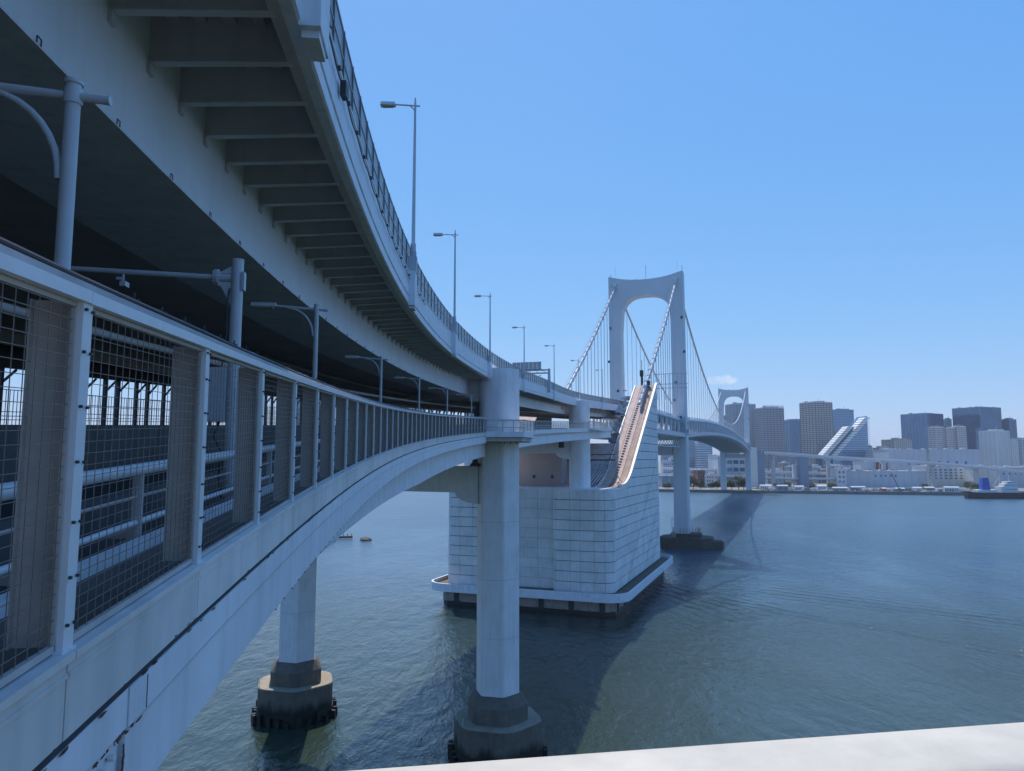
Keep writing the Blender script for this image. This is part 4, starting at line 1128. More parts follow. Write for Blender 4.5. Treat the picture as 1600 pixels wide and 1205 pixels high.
# second portal on the anchorage (columns + crossbeams)
p2 = thing('anchorage_portal', 'white two column portal standing on the anchorage top under the road decks', 'bridge pier', tuple(A(8.5, -10.8, ZT)))
colA = A(8.5, -10.8, 0); colB = A(8.5, -42, 0)
for c, nm in ((colA, 'column'), (colB, 'column')):
    a = MB(); a.prism(hexpoly((c.x, c.y), 3.15, -HB, rr=1.0), ZT+0.1, 54.6); a.build(nm, M['white'], p2, smooth=40)
C0, C1 = Vector((colA.x, colA.y)), Vector((colB.x, colB.y))
crossbeam(C0, C1, 44.6, 40.6, 3.4, '', parent=p2, name='lower_crossbeam', haunch=4)
crossbeam(C0, C1, 54.9, 52.6, 3.2, '', parent=p2, name='upper_crossbeam', haunch=3.5)
a = MB(); c = A(5.4, -15.0, 0); a.box((c.x, c.y, 43.2), (1.2, 1.0, 2.4), -HB); a.build('bearing', M['dark'], p2)
a = MB(); c = A(4.9, -15.0, 0); a.box((c.x, c.y, 56.0), (1.4, 1.0, 2.0), -HB); a.build('bearing', M['dark'], p2)

# ---- towers
def tower(k, label, first=None, clutter=True):
    loc = B(k, 0, 0)
    t = thing('suspension_tower', label, 'bridge tower', tuple(loc), -HB, 'towers of the suspension bridge')
    if first is not None:
        for ch in first.children: copy_tree(ch, t)
        return t
    # local coords: x = right, y = forward
    for sg in (-1, 1):
        a = MB(); rings = []
        for z, wi, de in ((3.5, 6.6, 8.0), (48, 6.2, 7.2), (62, 6.0, 7.0), (100, 5.7, 6.4)):
            xo = 17.6 if z < 61 else 17.4; r_ = 0.5
            x1 = xo; x0 = xo-wi
            rings.append([(sg*x, y, z) for x, y in ((x0, -de/2+r_), (x0+r_, -de/2), (x1-r_, -de/2), (x1, -de/2+r_), (x1, de/2-r_), (x1-r_, de/2), (x0+r_, de/2), (x0, de/2-r_))])
        a.rings(rings); loc_part(a, 'leg', M['tower'], t)
    # portal beam with concave top and arched opening
    top = []
    for x in np.linspace(-17.4, 17.4, 25): top.append((x, 126.0 - 2.6*(1-abs(x/17.4)**2.2) if abs(x) < 15.5 else 126.0-2.6*(1-abs(x/17.4)**2.2)))
    arch = []
    for t_ in np.linspace(0, pi, 33):
        x = 11.7*cos(t_); s_ = sin(t_)
        arch.append((math.copysign(abs(cos(t_))**0.72, cos(t_))*11.7, 100.004 + 15.8*abs(s_)**0.62))
    prof = [(17.4, 100.004)] + list(reversed(top)) + [(-17.4, 100.004)] + list(reversed(arch))
    dep = 6.2
    # triangulated faces through column quads (top to bottom at equal x) keep the concave outline clean
    a = MB()
    xs = np.linspace(-11.7, 11.7, 41)
    def zt_(x): return 126.0 - 2.6*(1-abs(x/17.4)**2.2)
    def zb_(x):
        c_ = min(1.0, abs(x)/11.7); c_ = c_**(1/0.72); s_ = sqrt(max(0, 1-c_*c_)); return 100.004+15.8*s_**0.62
    cols = [(-17.4, 100.004)] + [(-11.701, 100.004)] + [(x, zb_(x)) for x in xs] + [(11.701, 100.004), (17.4, 100.004)]
    rings = []
    for x, zb0 in cols:
        rings.append([(x, -dep/2, zb0), (x, -dep/2, zt_(x)), (x, dep/2, zt_(x)), (x, dep/2, zb0)])
    a.rings(rings); loc_part(a, 'portal_beam', M['tower'], t, smooth=20)
    for sg in (-1, 1):
        a = MB(); a.box((sg*14.2, -dep/2-0.5, 122.2), (3.0, 1.0, 0.5)); a.box((sg*14.2, -dep/2-0.5, 121.2), (1.3, 1.2, 1.6)); a.tube([(sg*14.6, 0, 124.5), (sg*14.6, 0, 131.0)], 0.09, 5)
        for q in range(5): a.tube([(sg*(12.8+q*0.7), -dep/2-0.9, 122.4), (sg*(12.8+q*0.7), -dep/2-0.9, 123.4)], 0.05, 4)
        loc_part(a, 'cable_saddle', M['sunwhite'], t)
    a = MB(); a.tube([(0, 0, 123.4), (0, 0, 131)], 0.08, 5); a.tube([(16.9, 0, 125.5), (16.9, 0, 129)], 0.1, 5); a.tube([(-16.9, 0, 125.5), (-16.9, 0, 128)], 0.1, 5)
    a.box((-5, 0, 123.9), (1.2, 1, 0.8)); loc_part(a, 'lightning_rod', M['dark'], t)
    # cross strut below the deck
    a = MB(); a.box((0, 0, 43.5), (22, 5, 5.0)); loc_part(a, 'deck_strut', M['tower'], t)
    a = MB()
    for z, x in ((66, 12.6), (74, 13.4), (104, 16.6), (88, 17.5), (58, 15.2)): a.box((x, -3.65 if z < 100 else -3.35, z), (0.9, 0.3, 1.1)); a.box((-x, -3.65, z-3), (0.9, 0.3, 1.1))
    loc_part(a, 'beacon', M['dark'], t)
    a = MB()
    for q in range(28):
        a.box((rng.uniform(10, 18.6)*rng.choice((1, -1)), -4.2+rng.uniform(-0.4, 0.4), rng.uniform(49, 57)), (rng.uniform(0.3, 1.3), 0.6, rng.uniform(0.3, 1.6)))
    for q in range(12):
        x = 10.4+q*0.75; a.bar((x, -4.6, 50), (x+0.5, -4.6, 57), 0.14, 0.14); a.bar((x, -4.6, 57), (x, -4.6, 58.3), 0.1, 0.1)
    for z in (50, 52.5, 55, 57.2): a.bar((9.5, -4.6, z), (19.6, -4.6, z), 0.18, 0.18); a.bar((-9.5, -4.6, z), (-19.6, -4.6, z), 0.18, 0.18)
    loc_part(a, 'access_scaffold', M['cable'], t, kind='stuff')
    return t
tw1 = tower(0, 'white suspension bridge tower in the middle distance with arched portal top')
tw2 = tower(SPAN, 'small white suspension bridge tower on the far shore', tw1)
# pile bases of the near tower
def hull(cx, cy, name):
    a = MB(); pts = [(-8, -9), (8, -9), (12, -5), (12, 5), (8, 9), (-8, 9), (-12, 5), (-12, -5)]
    def tr(p, k=1): q = T1 + Nn*(cx+p[0]*k) + U*(cy+p[1]*k); return (q.x, q.y)
    a.prism([tr(p) for p in reversed(pts)], -3, 4.6, [tr(p, 0.94) for p in reversed(pts)]); o1 = a
    return a, tr, pts
tb = thing('tower_base', 'low dark hull shaped pile base in the water under the near tower leg', 'pier base', tuple(T1+Nn*17))
for cx in (16, -14):
    a, tr, pts = hull(cx, 0, ''); a.build('pile_cap', M['rock'], tb)
    a = MB(); pp = [tr(p, 0.55) for p in reversed(pts)]; a.prism(pp, 4.602, 6.2); a.build('cap_step', M['rock'], tb)
    a = MB()
    for i in range(26):
        an = i*2*pi/26; q = T1+Nn*(cx+6.0*cos(an))+U*(4.6*sin(an)); a.tube([(q.x, q.y, 6.2), (q.x, q.y, 8.6)], 0.09, 4)
    a.build('guard_rail', M['darkpost'], tb, kind='stuff')
    a = MB(); q = T1+Nn*(cx-5.4)+U*(-6.6)
    a.bar((q.x, q.y, 3), (q.x, q.y, 13), 0.2, 0.2); a.bar((q.x+1.3, q.y, 3), (q.x+1.3, q.y, 13), 0.2, 0.2)
    for z in range(4, 14, 1): a.bar((q.x, q.y, z), (q.x+1.3, q.y, z+0.8), 0.12, 0.12)
    a.bar((q.x, q.y, 13), (q.x+4.0, q.y+2, 13), 0.2, 0.2); a.build('ladder_tower', M['lamp'], tb)
tip = MB(); tr2 = lambda x, y: tuple((T1+Nn*(16+x)+U*y))[:2]
tip.prism([tr2(11, -5), tr2(16, -2), tr2(16, 3), tr2(11, 5)], -3, 3.2); tip.build('bow', M['rock'], tb)

# ---- deck of the suspended spans (double deck stiffening truss)
def zc(k):          # top chord level
    if k < 0: return 57.6 + 0.012*k
    x = (k-SPAN/2)/(SPAN/2); return 65.0 - 7.6*x*x
sus = thing('suspension_span', 'long white double deck truss span hung between the two towers', 'suspension bridge', tuple(B(280, 0, 55)))
HW = 14.8; TD = 8.6
def chord(mb, t0, t1, d0, d1, k0=-80.0, k1=SPAN+8, step=12.0):
    n_ = int((k1-k0)/step); rings = []
    for i in range(n_+1):
        k = k0+(k1-k0)*i/n_; z = zc(k); rings.append([B(k, t0, z+d0), B(k, t1, z+d0), B(k, t1, z+d1), B(k, t0, z+d1)])
    return mb.rings(rings)
for sg in (-1, 1):
    a = MB(); chord(a, sg*(HW-0.4), sg*(HW+0.4), -0.9, 0.0); a.build('top_chord', M['white'], sus)
    a = MB(); chord(a, sg*(HW-0.4), sg*(HW+0.4), -TD, -TD+0.9); a.build('bottom_chord', M['white'], sus)
    a = MB(); chord(a, sg*(HW+0.42), sg*(HW+2.4), -TD+0.2, -TD+0.6); a.build('outer_footway', M['white'], sus)
    a = MB(); chord(a, sg*(HW+2.3), sg*(HW+2.42), -TD+0.61, -TD+1.9); a.build('footway_rail', M['lamp'], sus)
    a = MB(); i = 0; k = -79.0
    while k < SPAN:
        z = zc(k); a.bar(B(k, sg*HW, z-0.91), B(k, sg*HW, z-TD+0.91), 0.75, 0.6, up=tuple(U))
        a.bar(B(k, sg*HW, z-TD+0.91), B(k+5.8, sg*HW, z-0.91), 0.45, 0.45); k += 11.6 if k < 0 else 11.6
    a.build('truss_member', M['white'], sus, kind='stuff')
    a = MB(); chord(a, sg*(HW-1.0), sg*(HW-0.7), 0.0, 1.1); a.build('parapet', M['white'], sus)
a = MB(); chord(a, -HW+0.41, HW-0.41, -1.0, -0.3); a.build('upper_deck_slab', M['under'], sus)
a = MB(); chord(a, -HW+0.41, HW-0.41, -TD-0.3, -TD+0.3); a.build('lower_deck_slab', M['white'], sus)
a = MB(); k = -79.0
while k < SPAN:
    z = zc(k); a.bar(B(k, -HW, z-TD-0.7), B(k, HW, z-TD-0.7), 0.5, 0.78); k += 5.8
a.build('floor_beam', M['under'], sus, kind='stuff')
# busy truss between anchorage and tower: extra bracing below deck
a = MB()
for i in range(12):
    k = -84+i*6.8; z = zc(k)-TD-1.1
    a.bar(B(k, HW, z), B(k+3.4, HW, z-3.0), 0.25, 0.25); a.bar(B(k+3.4, HW, z-3.0), B(k+6.8, HW, z), 0.25, 0.25)
a.bar(B(-84, HW, zc(-84)-TD-4.1), B(-2, HW, zc(0)-TD-4.1), 0.3, 0.3)
a.build('inspection_gantry', M['white'], sus, kind='stuff')

# cables
def main_z(k):
    x = (k-SPAN/2)/(SPAN/2); return 69.0 + (122.5-69.0)*x*x
def side_z(k):     # k negative toward the anchorage
    q = -k; return 122.5 - 0.672*q + 0.0*q*q - 2.2*sin(pi*min(1, q/104))
for sg in (-1, 1):
    a = MB(); a.tube([B(k, sg*14.2, main_z(k)) for k in np.linspace(0, SPAN, 60)], 0.50, 8); a.build('main_cable', M['cable'], sus, smooth=50)
    kend = -96 if sg > 0 else -92
    a = MB(); a.tube([B(k, sg*14.2, side_z(k)) for k in np.linspace(0, kend, 18)], 0.58, 8); a.build('main_cable', M['cable'], sus, smooth=50)
    a = MB()
    for q in range(24):
        k = -2-q*4.0
        if k < kend: break
        p = B(k, sg*14.2, side_z(k)); a.tube([p-U*0.5+Vector((0,0,.3)), p+U*0.5-Vector((0,0,.3))], 0.68, 6); a.bar(p+Vector((0, 0, 0.6)), p+Vector((0, 0, 1.9)), 0.1, 0.1)
    for tt in (-0.55, 0.55): a.tube([B(k, sg*14.2+tt, side_z(k)+1.8) for k in np.linspace(0, kend, 10)], 0.06, 4)
    a.build('cable_band', M['cable'], sus, kind='stuff')
    a = MB()
    k = 11.6
    while k < SPAN-5:
        for dk in (0,):
            a.tube([B(k, sg*14.2, zc(k)), B(k, sg*14.2, main_z(k))], 0.12, 4)
        k += 11.6
    k = -9.0
    while k > -84:
        if side_z(k) > zc(k)+1: a.tube([B(k, sg*14.2, zc(k)), B(k, sg*14.2, side_z(k))], 0.13, 4)
        k -= 5.8
    a.build('hanger_rope', M['rope'], sus, kind='stuff')
# splay housings where the side cables meet the slope
for tt in (-0.8, 0.0):
    pass
a = MB()
for i in range(9):
    m = 17+i*0.4; a.tube([A(m, -8.0-i*1.0, slope_z(m)+0.6), A(m+19, -7.4-i*0.6, slope_z(m+19)-1.0)], 0.16, 5)
a.build('strand', M['cable'], anc, kind='stuff')
# service balconies, masts and clutter at the head of the slope
a = MB()
for q in range(60):
    m = rng.uniform(44, 70); a.box(A(m, rng.uniform(-12.0, -9.0), slope_z(min(m, 74))+rng.uniform(-6.0, 1.5)), (rng.uniform(0.4, 2.2), rng.uniform(0.4, 2.2), rng.uniform(0.2, 1.4)), rng.uniform(0, 3))
a.build('service_equipment', M['cable'], anc, kind='stuff')
a = MB(); c = A(72, -5.5, slope_z(74)); a.box(c+Vector((0, 0, 1.8)), (0.7, 0.7, 3.6)); a.box(c+Vector((-0.1, 0, 4.3)), (1.2, 0.8, 2.2)); a.box(A(73, -3.5, slope_z(74)+0.9), (1.2, 1.2, 1.6)); a.tube([c, c+Vector((0, 0, 9))], 0.1, 5); a.build('mast', M['dark'], anc)
a = MB()
for zz in (2.0, 7.0, 3.4): a.bar(A(74, -1, slope_z(74)+zz-3), A(74, 10, slope_z(74)+zz-3), 0.18, 0.18)
for i in range(8): a.bar(A(74, -0.5+i*1.4, slope_z(74)-5), A(74, -0.5+i*1.4, slope_z(74)+4), 0.14, 0.14)
a.build('rear_scaffold', M['cable'], anc, kind='stuff')
a = MB()
for i in range(10):
    a.bar(A(14+i*4, -8.3, slope_z(14+i*4)), A(14+i*4, -8.3, slope_z(14+i*4)+1.2), 0.12, 0.12)
a.tube([A(m, -8.3, slope_z(m)+1.2) for m in np.linspace(14, 54, 12)], 0.08, 5)
a.tube([A(26, -30, 38.6), A(26, -5, 38.8)], 0.22, 6); a.tube([A(26, -30, 40.2), A(26, -5, 40.4)], 0.15, 6)
a.build('slope_rail', M['dark'], anc, kind='stuff')

# ================================================================== BALCONY RAIL IN FRONT OF THE LENS
br = thing('balcony_railing', 'sunlit cream handrail of the lookout balcony across the lower right corner', 'railing', (1.2, 1.35, EYE-1.6), 0)
def smooth_rail(p0, p1, w_, h_):
    a = MB(); p0 = Vector(p0); p1 = Vector(p1); d_ = (p1-p0).normalized(); s_ = d_.cross(Vector((0, 0, 1))).normalized()
    ring = []
    for i in range(16):
        an = 2*pi*i/16; cx = math.copysign(abs(cos(an))**0.45, cos(an))*w_/2; cz = math.copysign(abs(sin(an))**0.45, sin(an))*h_/2
        ring.append((cx, cz))
    a.rings([[p + s_*x + Vector((0, 0, z)) for x, z in ring] for p in (p0, p1)])
    return a
e0 = Vector((-1.35, 0.912, EYE-0.475)); e1 = Vector((4.6, 1.955, EYE-0.475))
dd_ = (e1-e0).normalized(); sd2 = Vector((dd_.y, -dd_.x, 0))
off = sd2*0.095
a = smooth_rail(e0+off, e1+off, 0.19, 0.07); a.build('top_rail', M['cream'], br, smooth=50)
for i in range(6):
    a = MB(); c = e0.lerp(e1, (i+0.3)/6)+off; a.bar(c+Vector((0, 0, -0.036)), c+Vector((0, 0, -1.15)), 0.06, 0.06); a.build('post', M['post'], br)
a = MB()
for z in (-0.3, -0.55, -0.8, -1.02): a.bar(e0+off+Vector((0, 0, z)), e1+off+Vector((0, 0, z)), 0.03, 0.04)
a.build('middle_rail', M['post'], br)
# balcony floor under the viewer
bf = MB(); bf.prism([(-1.5, -1.6), (4.6, -1.6), (4.6, 1.9), (-1.3, 0.9)], zl(0)-0.6, zl(0)-0.2)
fo = bf.build('balcony_floor', M['fascia']); struct(fo)

# ================================================================== THINGS IN THE WATER, LEFT
def rock_mesh(r_, sq, seed):
    g_ = random.Random(seed); bm = bmesh.new(); bmesh.ops.create_icosphere(bm, subdivisions=3, radius=r_)
    for v in bm.verts:
        k = 1 + 0.25*sin(v.co.x*2.1/r_+seed)+0.2*sin(v.co.y*3.3/r_+seed*2)+g_.uniform(-0.06, 0.06); v.co = Vector((v.co.x*k*sq, v.co.y*k, v.co.z*k*0.5))
    me = bpy.data.meshes.new('rock'); bm.to_mesh(me); bm.free(); me.materials.append(M['rock']); return me
o = link(rock_mesh(2.3, 1.2, 3), 'rock', loc=(-70.5, 357, 0.2)); tag(o, 'small brown rock alone in the water beyond the left pier', 'rock')
o = link(rock_mesh(5.0, 1.5, 5), 'rock', loc=(-93.5, 356, 0.0)); tag(o, 'dark rock mound at the waterline partly hidden by the girder', 'rock')
rf = thing('floating_pontoon', 'low brown timber pontoon beside the dark rock in the water', 'pontoon', (-84, 366, 0.3), 0.2)
a = MB(); a.box((0, 0, 0.4), (9, 2.2, 0.9))
for i in range(5): a.tube([(-4+i*2, 0.8, 0), (-4+i*2, 0.8, 2.0)], 0.18, 6)
loc_part(a, 'raft', M['rock'], rf)

# ================================================================== FAR SHORE
CP, SP = cos(PITCH), sin(PITCH)
def sight(px, py, Y):
    """world point seen at photo pixel px,py at forward distance Y"""
    a_ = px-800; yu = 602.5-py; den = 1130*CP - yu*SP; k = Y/den
    return Vector((a_*k, Y, EYE + (1130*SP + yu*CP)*k))
def tower_block(label, x0, x1, ytop, Y, style, ratio=0.8, yaw=0.25, z0=3.2, cat='building', name='office_tower', mats=None, fh=3.4, roof=True, lowcut=None):
    pl, pr2 = sight(x0, ytop, Y), sight(x1, ytop, Y)
    span = pr2.x-pl.x; w_ = span/(cos(yaw)+ratio*abs(sin(yaw))); dpt = w_*ratio; h_ = pl.z - z0
    cx = (pl.x+pr2.x)/2; t = thing(name, label, cat, (cx, Y+dpt/2, z0), yaw)
    wallm, bandm, pierm = mats
    a = MB(); a.box((0, 0, h_/2), (w_, dpt, h_)); loc_part(a, 'wall', M[wallm], t)
    nf = max(2, int(h_/fh))
    if style in ('bands', 'grid', 'resid'):
        a = MB(); bw = {'bands': 0.9, 'grid': 0.35, 'resid': 1.35}[style]
        for i in range(1, nf+1): a.box((0, 0, i*h_/nf-0.4), (w_+0.9, dpt+0.9, bw))
        loc_part(a, 'floor_band', M[bandm], t, kind='stuff')
    if style in ('grid', 'resid', 'fins'):
        a = MB(); nx = max(3, int(w_/{'grid': 5, 'resid': 6.5, 'fins': 4}[style])); ny = max(2, int(dpt/6.5)); pw = {'grid': 0.3, 'resid': 1.5, 'fins': 1.1}[style]
        for i in range(nx+1):
            for sg in (-1, 1): a.box((-w_/2+w_*i/nx, sg*(dpt/2+0.35), h_/2), (pw, 0.9, h_-0.2))
        for i in range(ny+1):
            for sg in (-1, 1): a.box((sg*(w_/2+0.35), -dpt/2+dpt*i/ny, h_/2), (0.9, pw, h_-0.2))
        loc_part(a, 'pier_strip', M[pierm], t, kind='stuff')
    if roof:
        a = MB(); a.box((0, 0, h_+0.7), (w_+1.0, dpt+1.0, 1.4)); loc_part(a, 'roof', M[bandm], t)
        gr = random.Random(int(x0*3+ytop)); a = MB(); a.box((w_*0.1, 0, h_+2.4), (w_*0.45, dpt*0.5, 2.0))
        for i in range(6): a.box((gr.uniform(-0.4, 0.4)*w_, gr.uniform(-0.4, 0.4)*dpt, h_+2.4), (gr.uniform(2, 6), gr.uniform(2, 6), gr.uniform(1.5, 4)))
        a.tube([(w_*0.2, 0, h_+3), (w_*0.2, 0, h_+9)], 0.25, 5)
        loc_part(a, 'roof_plant', M[wallm], t, kind='stuff')
    return t, w_, dpt, h_
TB = tower_block
R1 = ('bgrey', 'bpale', 'bgrey'); 
TB('tall grey blue apartment tower directly behind the far bridge tower', 1140, 1181, 632, 1400, 'resid', 0.7, 0.2, mats=('bgrey', 'bpale', 'bgrey'), name='apartment_tower')
TB('lower blue office left of the tower behind the bridge', 1128, 1142, 652, 1450, 'bands', 0.7, 0.2, mats=('bglass2', 'bgrey', 'bgrey'))
t, w_, d_, h_ = TB('tall brownish apartment tower with vertical stripes and crowned roof', 1187, 1225, 638, 1350, 'resid', 0.8, 0.18, mats=('bbrown', 'bpale', 'bgrey'), name='apartment_tower')
a = MB()
for i in range(14): a.box((-w_/2+w_*i/13, -d_/2, h_+3.2), (1.0, 1.0, 4.4))
loc_part(a, 'crown_fin', M['bpale'], t, kind='stuff')
TB('dark blue glass office between the two brown apartment towers', 1230, 1258, 657, 1500, 'grid', 0.9, 0.1, mats=('bglass', 'bglass2', 'bglass2'))
TB('small blue office in the gap right of the striped tower', 1222, 1232, 678, 1550, 'bands', 0.9, 0.1, mats=('bglass2', 'bgrey', 'bgrey'))
TB('tall white and brown gridded apartment tower left of the sloping glass building', 1259, 1303, 629, 1300, 'resid', 0.9, 0.4, mats=('bbrown', 'bwhite', 'bbrown'), name='apartment_tower')
TB('blue glass tower behind the sloping glass building', 1300, 1336, 641, 1500, 'bands', 0.7, 0.3, mats=('bglass2', 'bgrey', 'bgrey'))
TB('low dark house right of the sloping glass building', 1356, 1363, 700, 1250, 'bands', 1, 0.1, mats=('bgrey', 'bpale', 'bgrey'), name='office_block')
TB('low beige block between sloping glass building and warehouses', 1372, 1391, 701, 1200, 'bands', 1, 0.1, mats=('bbeige', 'bpale', 'bgrey'), name='office_block')
TB('square beige block behind the pale warehouse', 1388, 1426, 688, 1250, 'fins', 0.8, 0.3, mats=('bbeige', 'bbeige', 'bpale'), name='office_block')
TB('big dark glass office left of the brown apartment group', 1422, 1481, 647, 1600, 'grid', 0.9, 0.5, mats=('bglass', 'bglass2', 'bglass2'))
TB('narrow dark wing behind the dark glass office', 1478, 1487, 656, 1650, 'bands', 0.9, 0.1, mats=('bgrey', 'bgrey', 'bgrey'))
for i, (x0, x1, yt) in enumerate(((1457, 1476, 668), (1474, 1492, 669), (1490, 1510, 667))):
    TB(('left', 'middle', 'right')[i]+' tower of the brown and white apartment trio before the glass offices', x0, x1, yt, 1350, 'resid', 0.9, 0.3, mats=('bbrown', 'bwhite', 'bpale'), name='apartment_tower')
TB('largest dark glass office tower on the right skyline', 1508, 1571, 637, 1600, 'grid', 0.9, 0.4, mats=('bglass', 'bglass2', 'bglass2'))
TB('lower left shoulder of the largest glass office tower', 1504, 1514, 645, 1680, 'bands', 0.9, 0.2, mats=('bgrey', 'bgrey', 'bgrey'))
TB('dark navy slab tower in front of the largest glass office', 1530, 1546, 671, 1450, 'grid', 0.9, 0.3, mats=('bglass', 'bglass', 'bglass'))
TB('dark blue office right of the largest glass tower', 1571, 1589, 656, 1620, 'grid', 0.9, 0.3, mats=('bglass', 'bglass2', 'bglass'))
TB('bright white rounded apartment tower near the right edge', 1543, 1581, 674, 1250, 'resid', 0.9, 0.4, mats=('bpale', 'bwhite', 'bwhite'), name='apartment_tower')
TB('white apartment wing attached right of the rounded white tower', 1578, 1590, 690, 1260, 'resid', 0.9, 0.2, mats=('bpale', 'bwhite', 'bwhite'), name='apartment_tower')
TB('grey apartment slab cut by the right edge', 1589, 1625, 687, 1300, 'resid', 0.9, 0.2, mats=('bgrey', 'bpale', 'bpale'), name='apartment_tower')
TB('blue striped office seen under the suspended span', 1089, 1113, 690, 1400, 'bands', 0.7, 0.1, mats=('bglass2', 'bwhite', 'bgrey'))
TB('dark blue office between anchorage and near tower leg', 1034, 1052, 697, 1500, 'bands', 0.7, 0.1, mats=('bgrey', 'bpale', 'bgrey'))
TB('grey blue office right under the truss left of the tower', 1070, 1088, 684, 1500, 'bands', 0.7, 0.1, mats=('bglass2', 'bgrey', 'bgrey'))

# sloping glass building: two bright slanted slabs with a glass body
def sloped(label):
    Y = 1200; t = thing('sloping_office', label, 'building', tuple(sight(1322, 712, Y)[:2])+(3.2,), 0)
    L0, apex, R0 = sight(1299, 714, Y), sight(1355, 650, Y), sight(1357, 714, Y)
    base = t.location
    def pr_(pts, y0, y1, mat, nm, kind=None):
        a = MB(); a.rings([[Vector((x, y, z))-base for x, z in pts] for y in (Y+y0, Y+y1)]); loc_part(a, nm, M[mat], t, kind=kind)
    zb = 3.2
    pr_([(L0.x, zb), (R0.x, zb), (apex.x, apex.z), (L0.x+ (apex.x-L0.x)*0.05, L0.z+3)], 0, 36, 'bglass2', 'glass_body')
    # slanted solar bands
    dx_, dz_ = apex.x-L0.x, apex.z-L0.z
    L_ = hypot(dx_, dz_); ux, uz = dx_/L_, dz_/L_
    for off_, f0, f1, nm in ((0.0, 0.02, 0.96, 'slanted_band'), (-15.0, 0.02, 0.74, 'slanted_band')):
        k = 20; n_ = 16
        for i in range(n_):
            s0_, s1_ = f0+(f1-f0)*i/n_, f0+(f1-f0)*(i+0.72)/n_
            p0 = (L0.x+dx_*s0_+off_, L0.z+dz_*s0_); p1 = (L0.x+dx_*s1_+off_, L0.z+dz_*s1_)
            pr_([(p0[0]-2, p0[1]+1), (p0[0]+7, p0[1]+1), (p1[0]+7, p1[1]+1), (p1[0]-2, p1[1]+1)], -3.5, 18, 'sunwhite', nm)
    pr_([(L0.x-14, zb), (L0.x, zb), (L0.x+dx_*0.72, L0.z+dz_*0.72), (L0.x+dx_*0.72-14, L0.z+dz_*0.72), (L0.x-14, L0.z)], 4, 30, 'bglass', 'glass_body')
    a = MB()
    for i in range(20):
        z = L0.z-6+i*3.6; f_ = max(0, (z-L0.z)/dz_)
        if f_ > 0.93: break
        x0 = L0.x+dx_*f_+7; a.box(Vector(((x0+R0.x)/2+2, Y-0.6, z))-base, (R0.x-x0+4, 1.6, 0.6))
    loc_part(a, 'floor_band', M['bpale'], t, kind='stuff')
sloped('wedge shaped glass building with two bright slanted stripes')

# warehouses and offices along the quay
def warehouse(label, x0, x1, ytop, Y, dep, mat, win=None, z0=3.2, roofmat='bpale', name='warehouse'):
    p, q = sight(x0, ytop, Y), sight(x1, ytop, Y); t = thing(name, label, 'building', ((p.x+q.x)/2, Y, z0)); W_ = q.x-p.x; h_ = p.z-z0
    a = MB(); a.box((0, dep/2, h_/2), (W_, dep, h_)); loc_part(a, 'wall', M[mat], t)
    a = MB(); a.box((0, dep/2, h_+0.4), (W_+0.8, dep+0.8, 0.8)); loc_part(a, 'roof', M[roofmat], t)
    if win:
        n_, r_, s_, zlo, zhi, fx0, fx1 = win
        for j in range(r_):
            for i in range(n_):
                x = -W_/2 + W_*(fx0+(fx1-fx0)*(i+0.5)/n_); z = h_*(zlo+(zhi-zlo)*(j+0.5)/r_)
                b_ = MB(); b_.box((x, -0.1, z), (W_*(fx1-fx0)/n_*s_, 0.5, h_*(zhi-zlo)/r_*0.5)); o_ = loc_part(b_, 'window', M['bglass'], t)
    gr = random.Random(int(x0*7+ytop)); a = MB()
    for i in range(3+int(W_/14)): a.box((gr.uniform(-0.45, 0.45)*W_, gr.uniform(0.1, 0.8)*dep, h_+1.5), (gr.uniform(1.5, 6), gr.uniform(2, 5), gr.uniform(1.2, 3.2)))
    loc_part(a, 'roof_plant', M['bpale'], t, kind='stuff')
    a = MB(); k = int(W_/9)
    for i in range(k+1): a.box((-W_/2+W_*i/max(1, k), -0.2, h_/2), (0.5, 0.35, h_-0.3))
    loc_part(a, 'wall_rib', M[roofmat], t, kind='stuff')
    return t
warehouse('long pale warehouse on the quay right of the sloping glass building', 1320, 1447, 737, 960, 40, 'bpale', (5, 1, 0.35, 0.62, 0.85, 0.35, 0.65))
warehouse('white office block with rows of square windows beside the long warehouse', 1447, 1529, 729, 980, 35, 'bwhite', (9, 4, 0.5, 0.35, 0.9, 0.03, 0.9), name='quay_office')
warehouse('tall pale hall with box roof in the second row, left one', 1388, 1447, 703, 1120, 50, 'bpale', (2, 1, 0.3, 0.5, 0.72, 0.4, 0.9))
warehouse('tall pale hall in the second row, right one', 1452, 1530, 703, 1120, 50, 'bpale', (4, 1, 0.25, 0.5, 0.72, 0.1, 0.8))
warehouse('bright white shed behind the blue ship funnel', 1528, 1558, 730, 940, 30, 'bwhite')
warehouse('low grey warehouse reaching the right edge', 1558, 1660, 731, 960, 30, 'bpale', (10, 1, 0.3, 0.6, 0.8, 0.05, 0.95))
warehouse('small white block at the left end of the long warehouse', 1307, 1322, 733, 950, 20, 'bwhite', (2, 3, 0.5, 0.2, 0.95, 0.1, 0.9), name='quay_office')
warehouse('low pale house with brown patch above the long warehouse', 1345, 1400, 722, 1050, 25, 'bpale', (6, 1, 0.6, 0.3, 0.8, 0.2, 0.95), name='office_block')
warehouse('brown brick house over the warehouse roof', 1374, 1387, 722, 1040, 10, 'red', name='office_block')
warehouse('wide terminal building with dark openings between the far tower legs', 1122, 1166, 714, 985, 40, 'bpale', (4, 2, 0.8, 0.45, 0.95, 0.08, 0.95), name='terminal_building')
warehouse('red brick building under the suspended span', 1089, 1102, 735, 960, 20, 'red', (3, 4, 0.4, 0.1, 0.95, 0.1, 0.9), name='brick_building')
warehouse('pale low house beside the red brick building', 1102, 1116, 742, 955, 20, 'bwhite', (3, 3, 0.4, 0.1, 0.95, 0.1, 0.9), name='office_block')
warehouse('grey low shed between anchorage and near tower leg', 1034, 1058, 744, 965, 20, 'bgrey', name='warehouse')
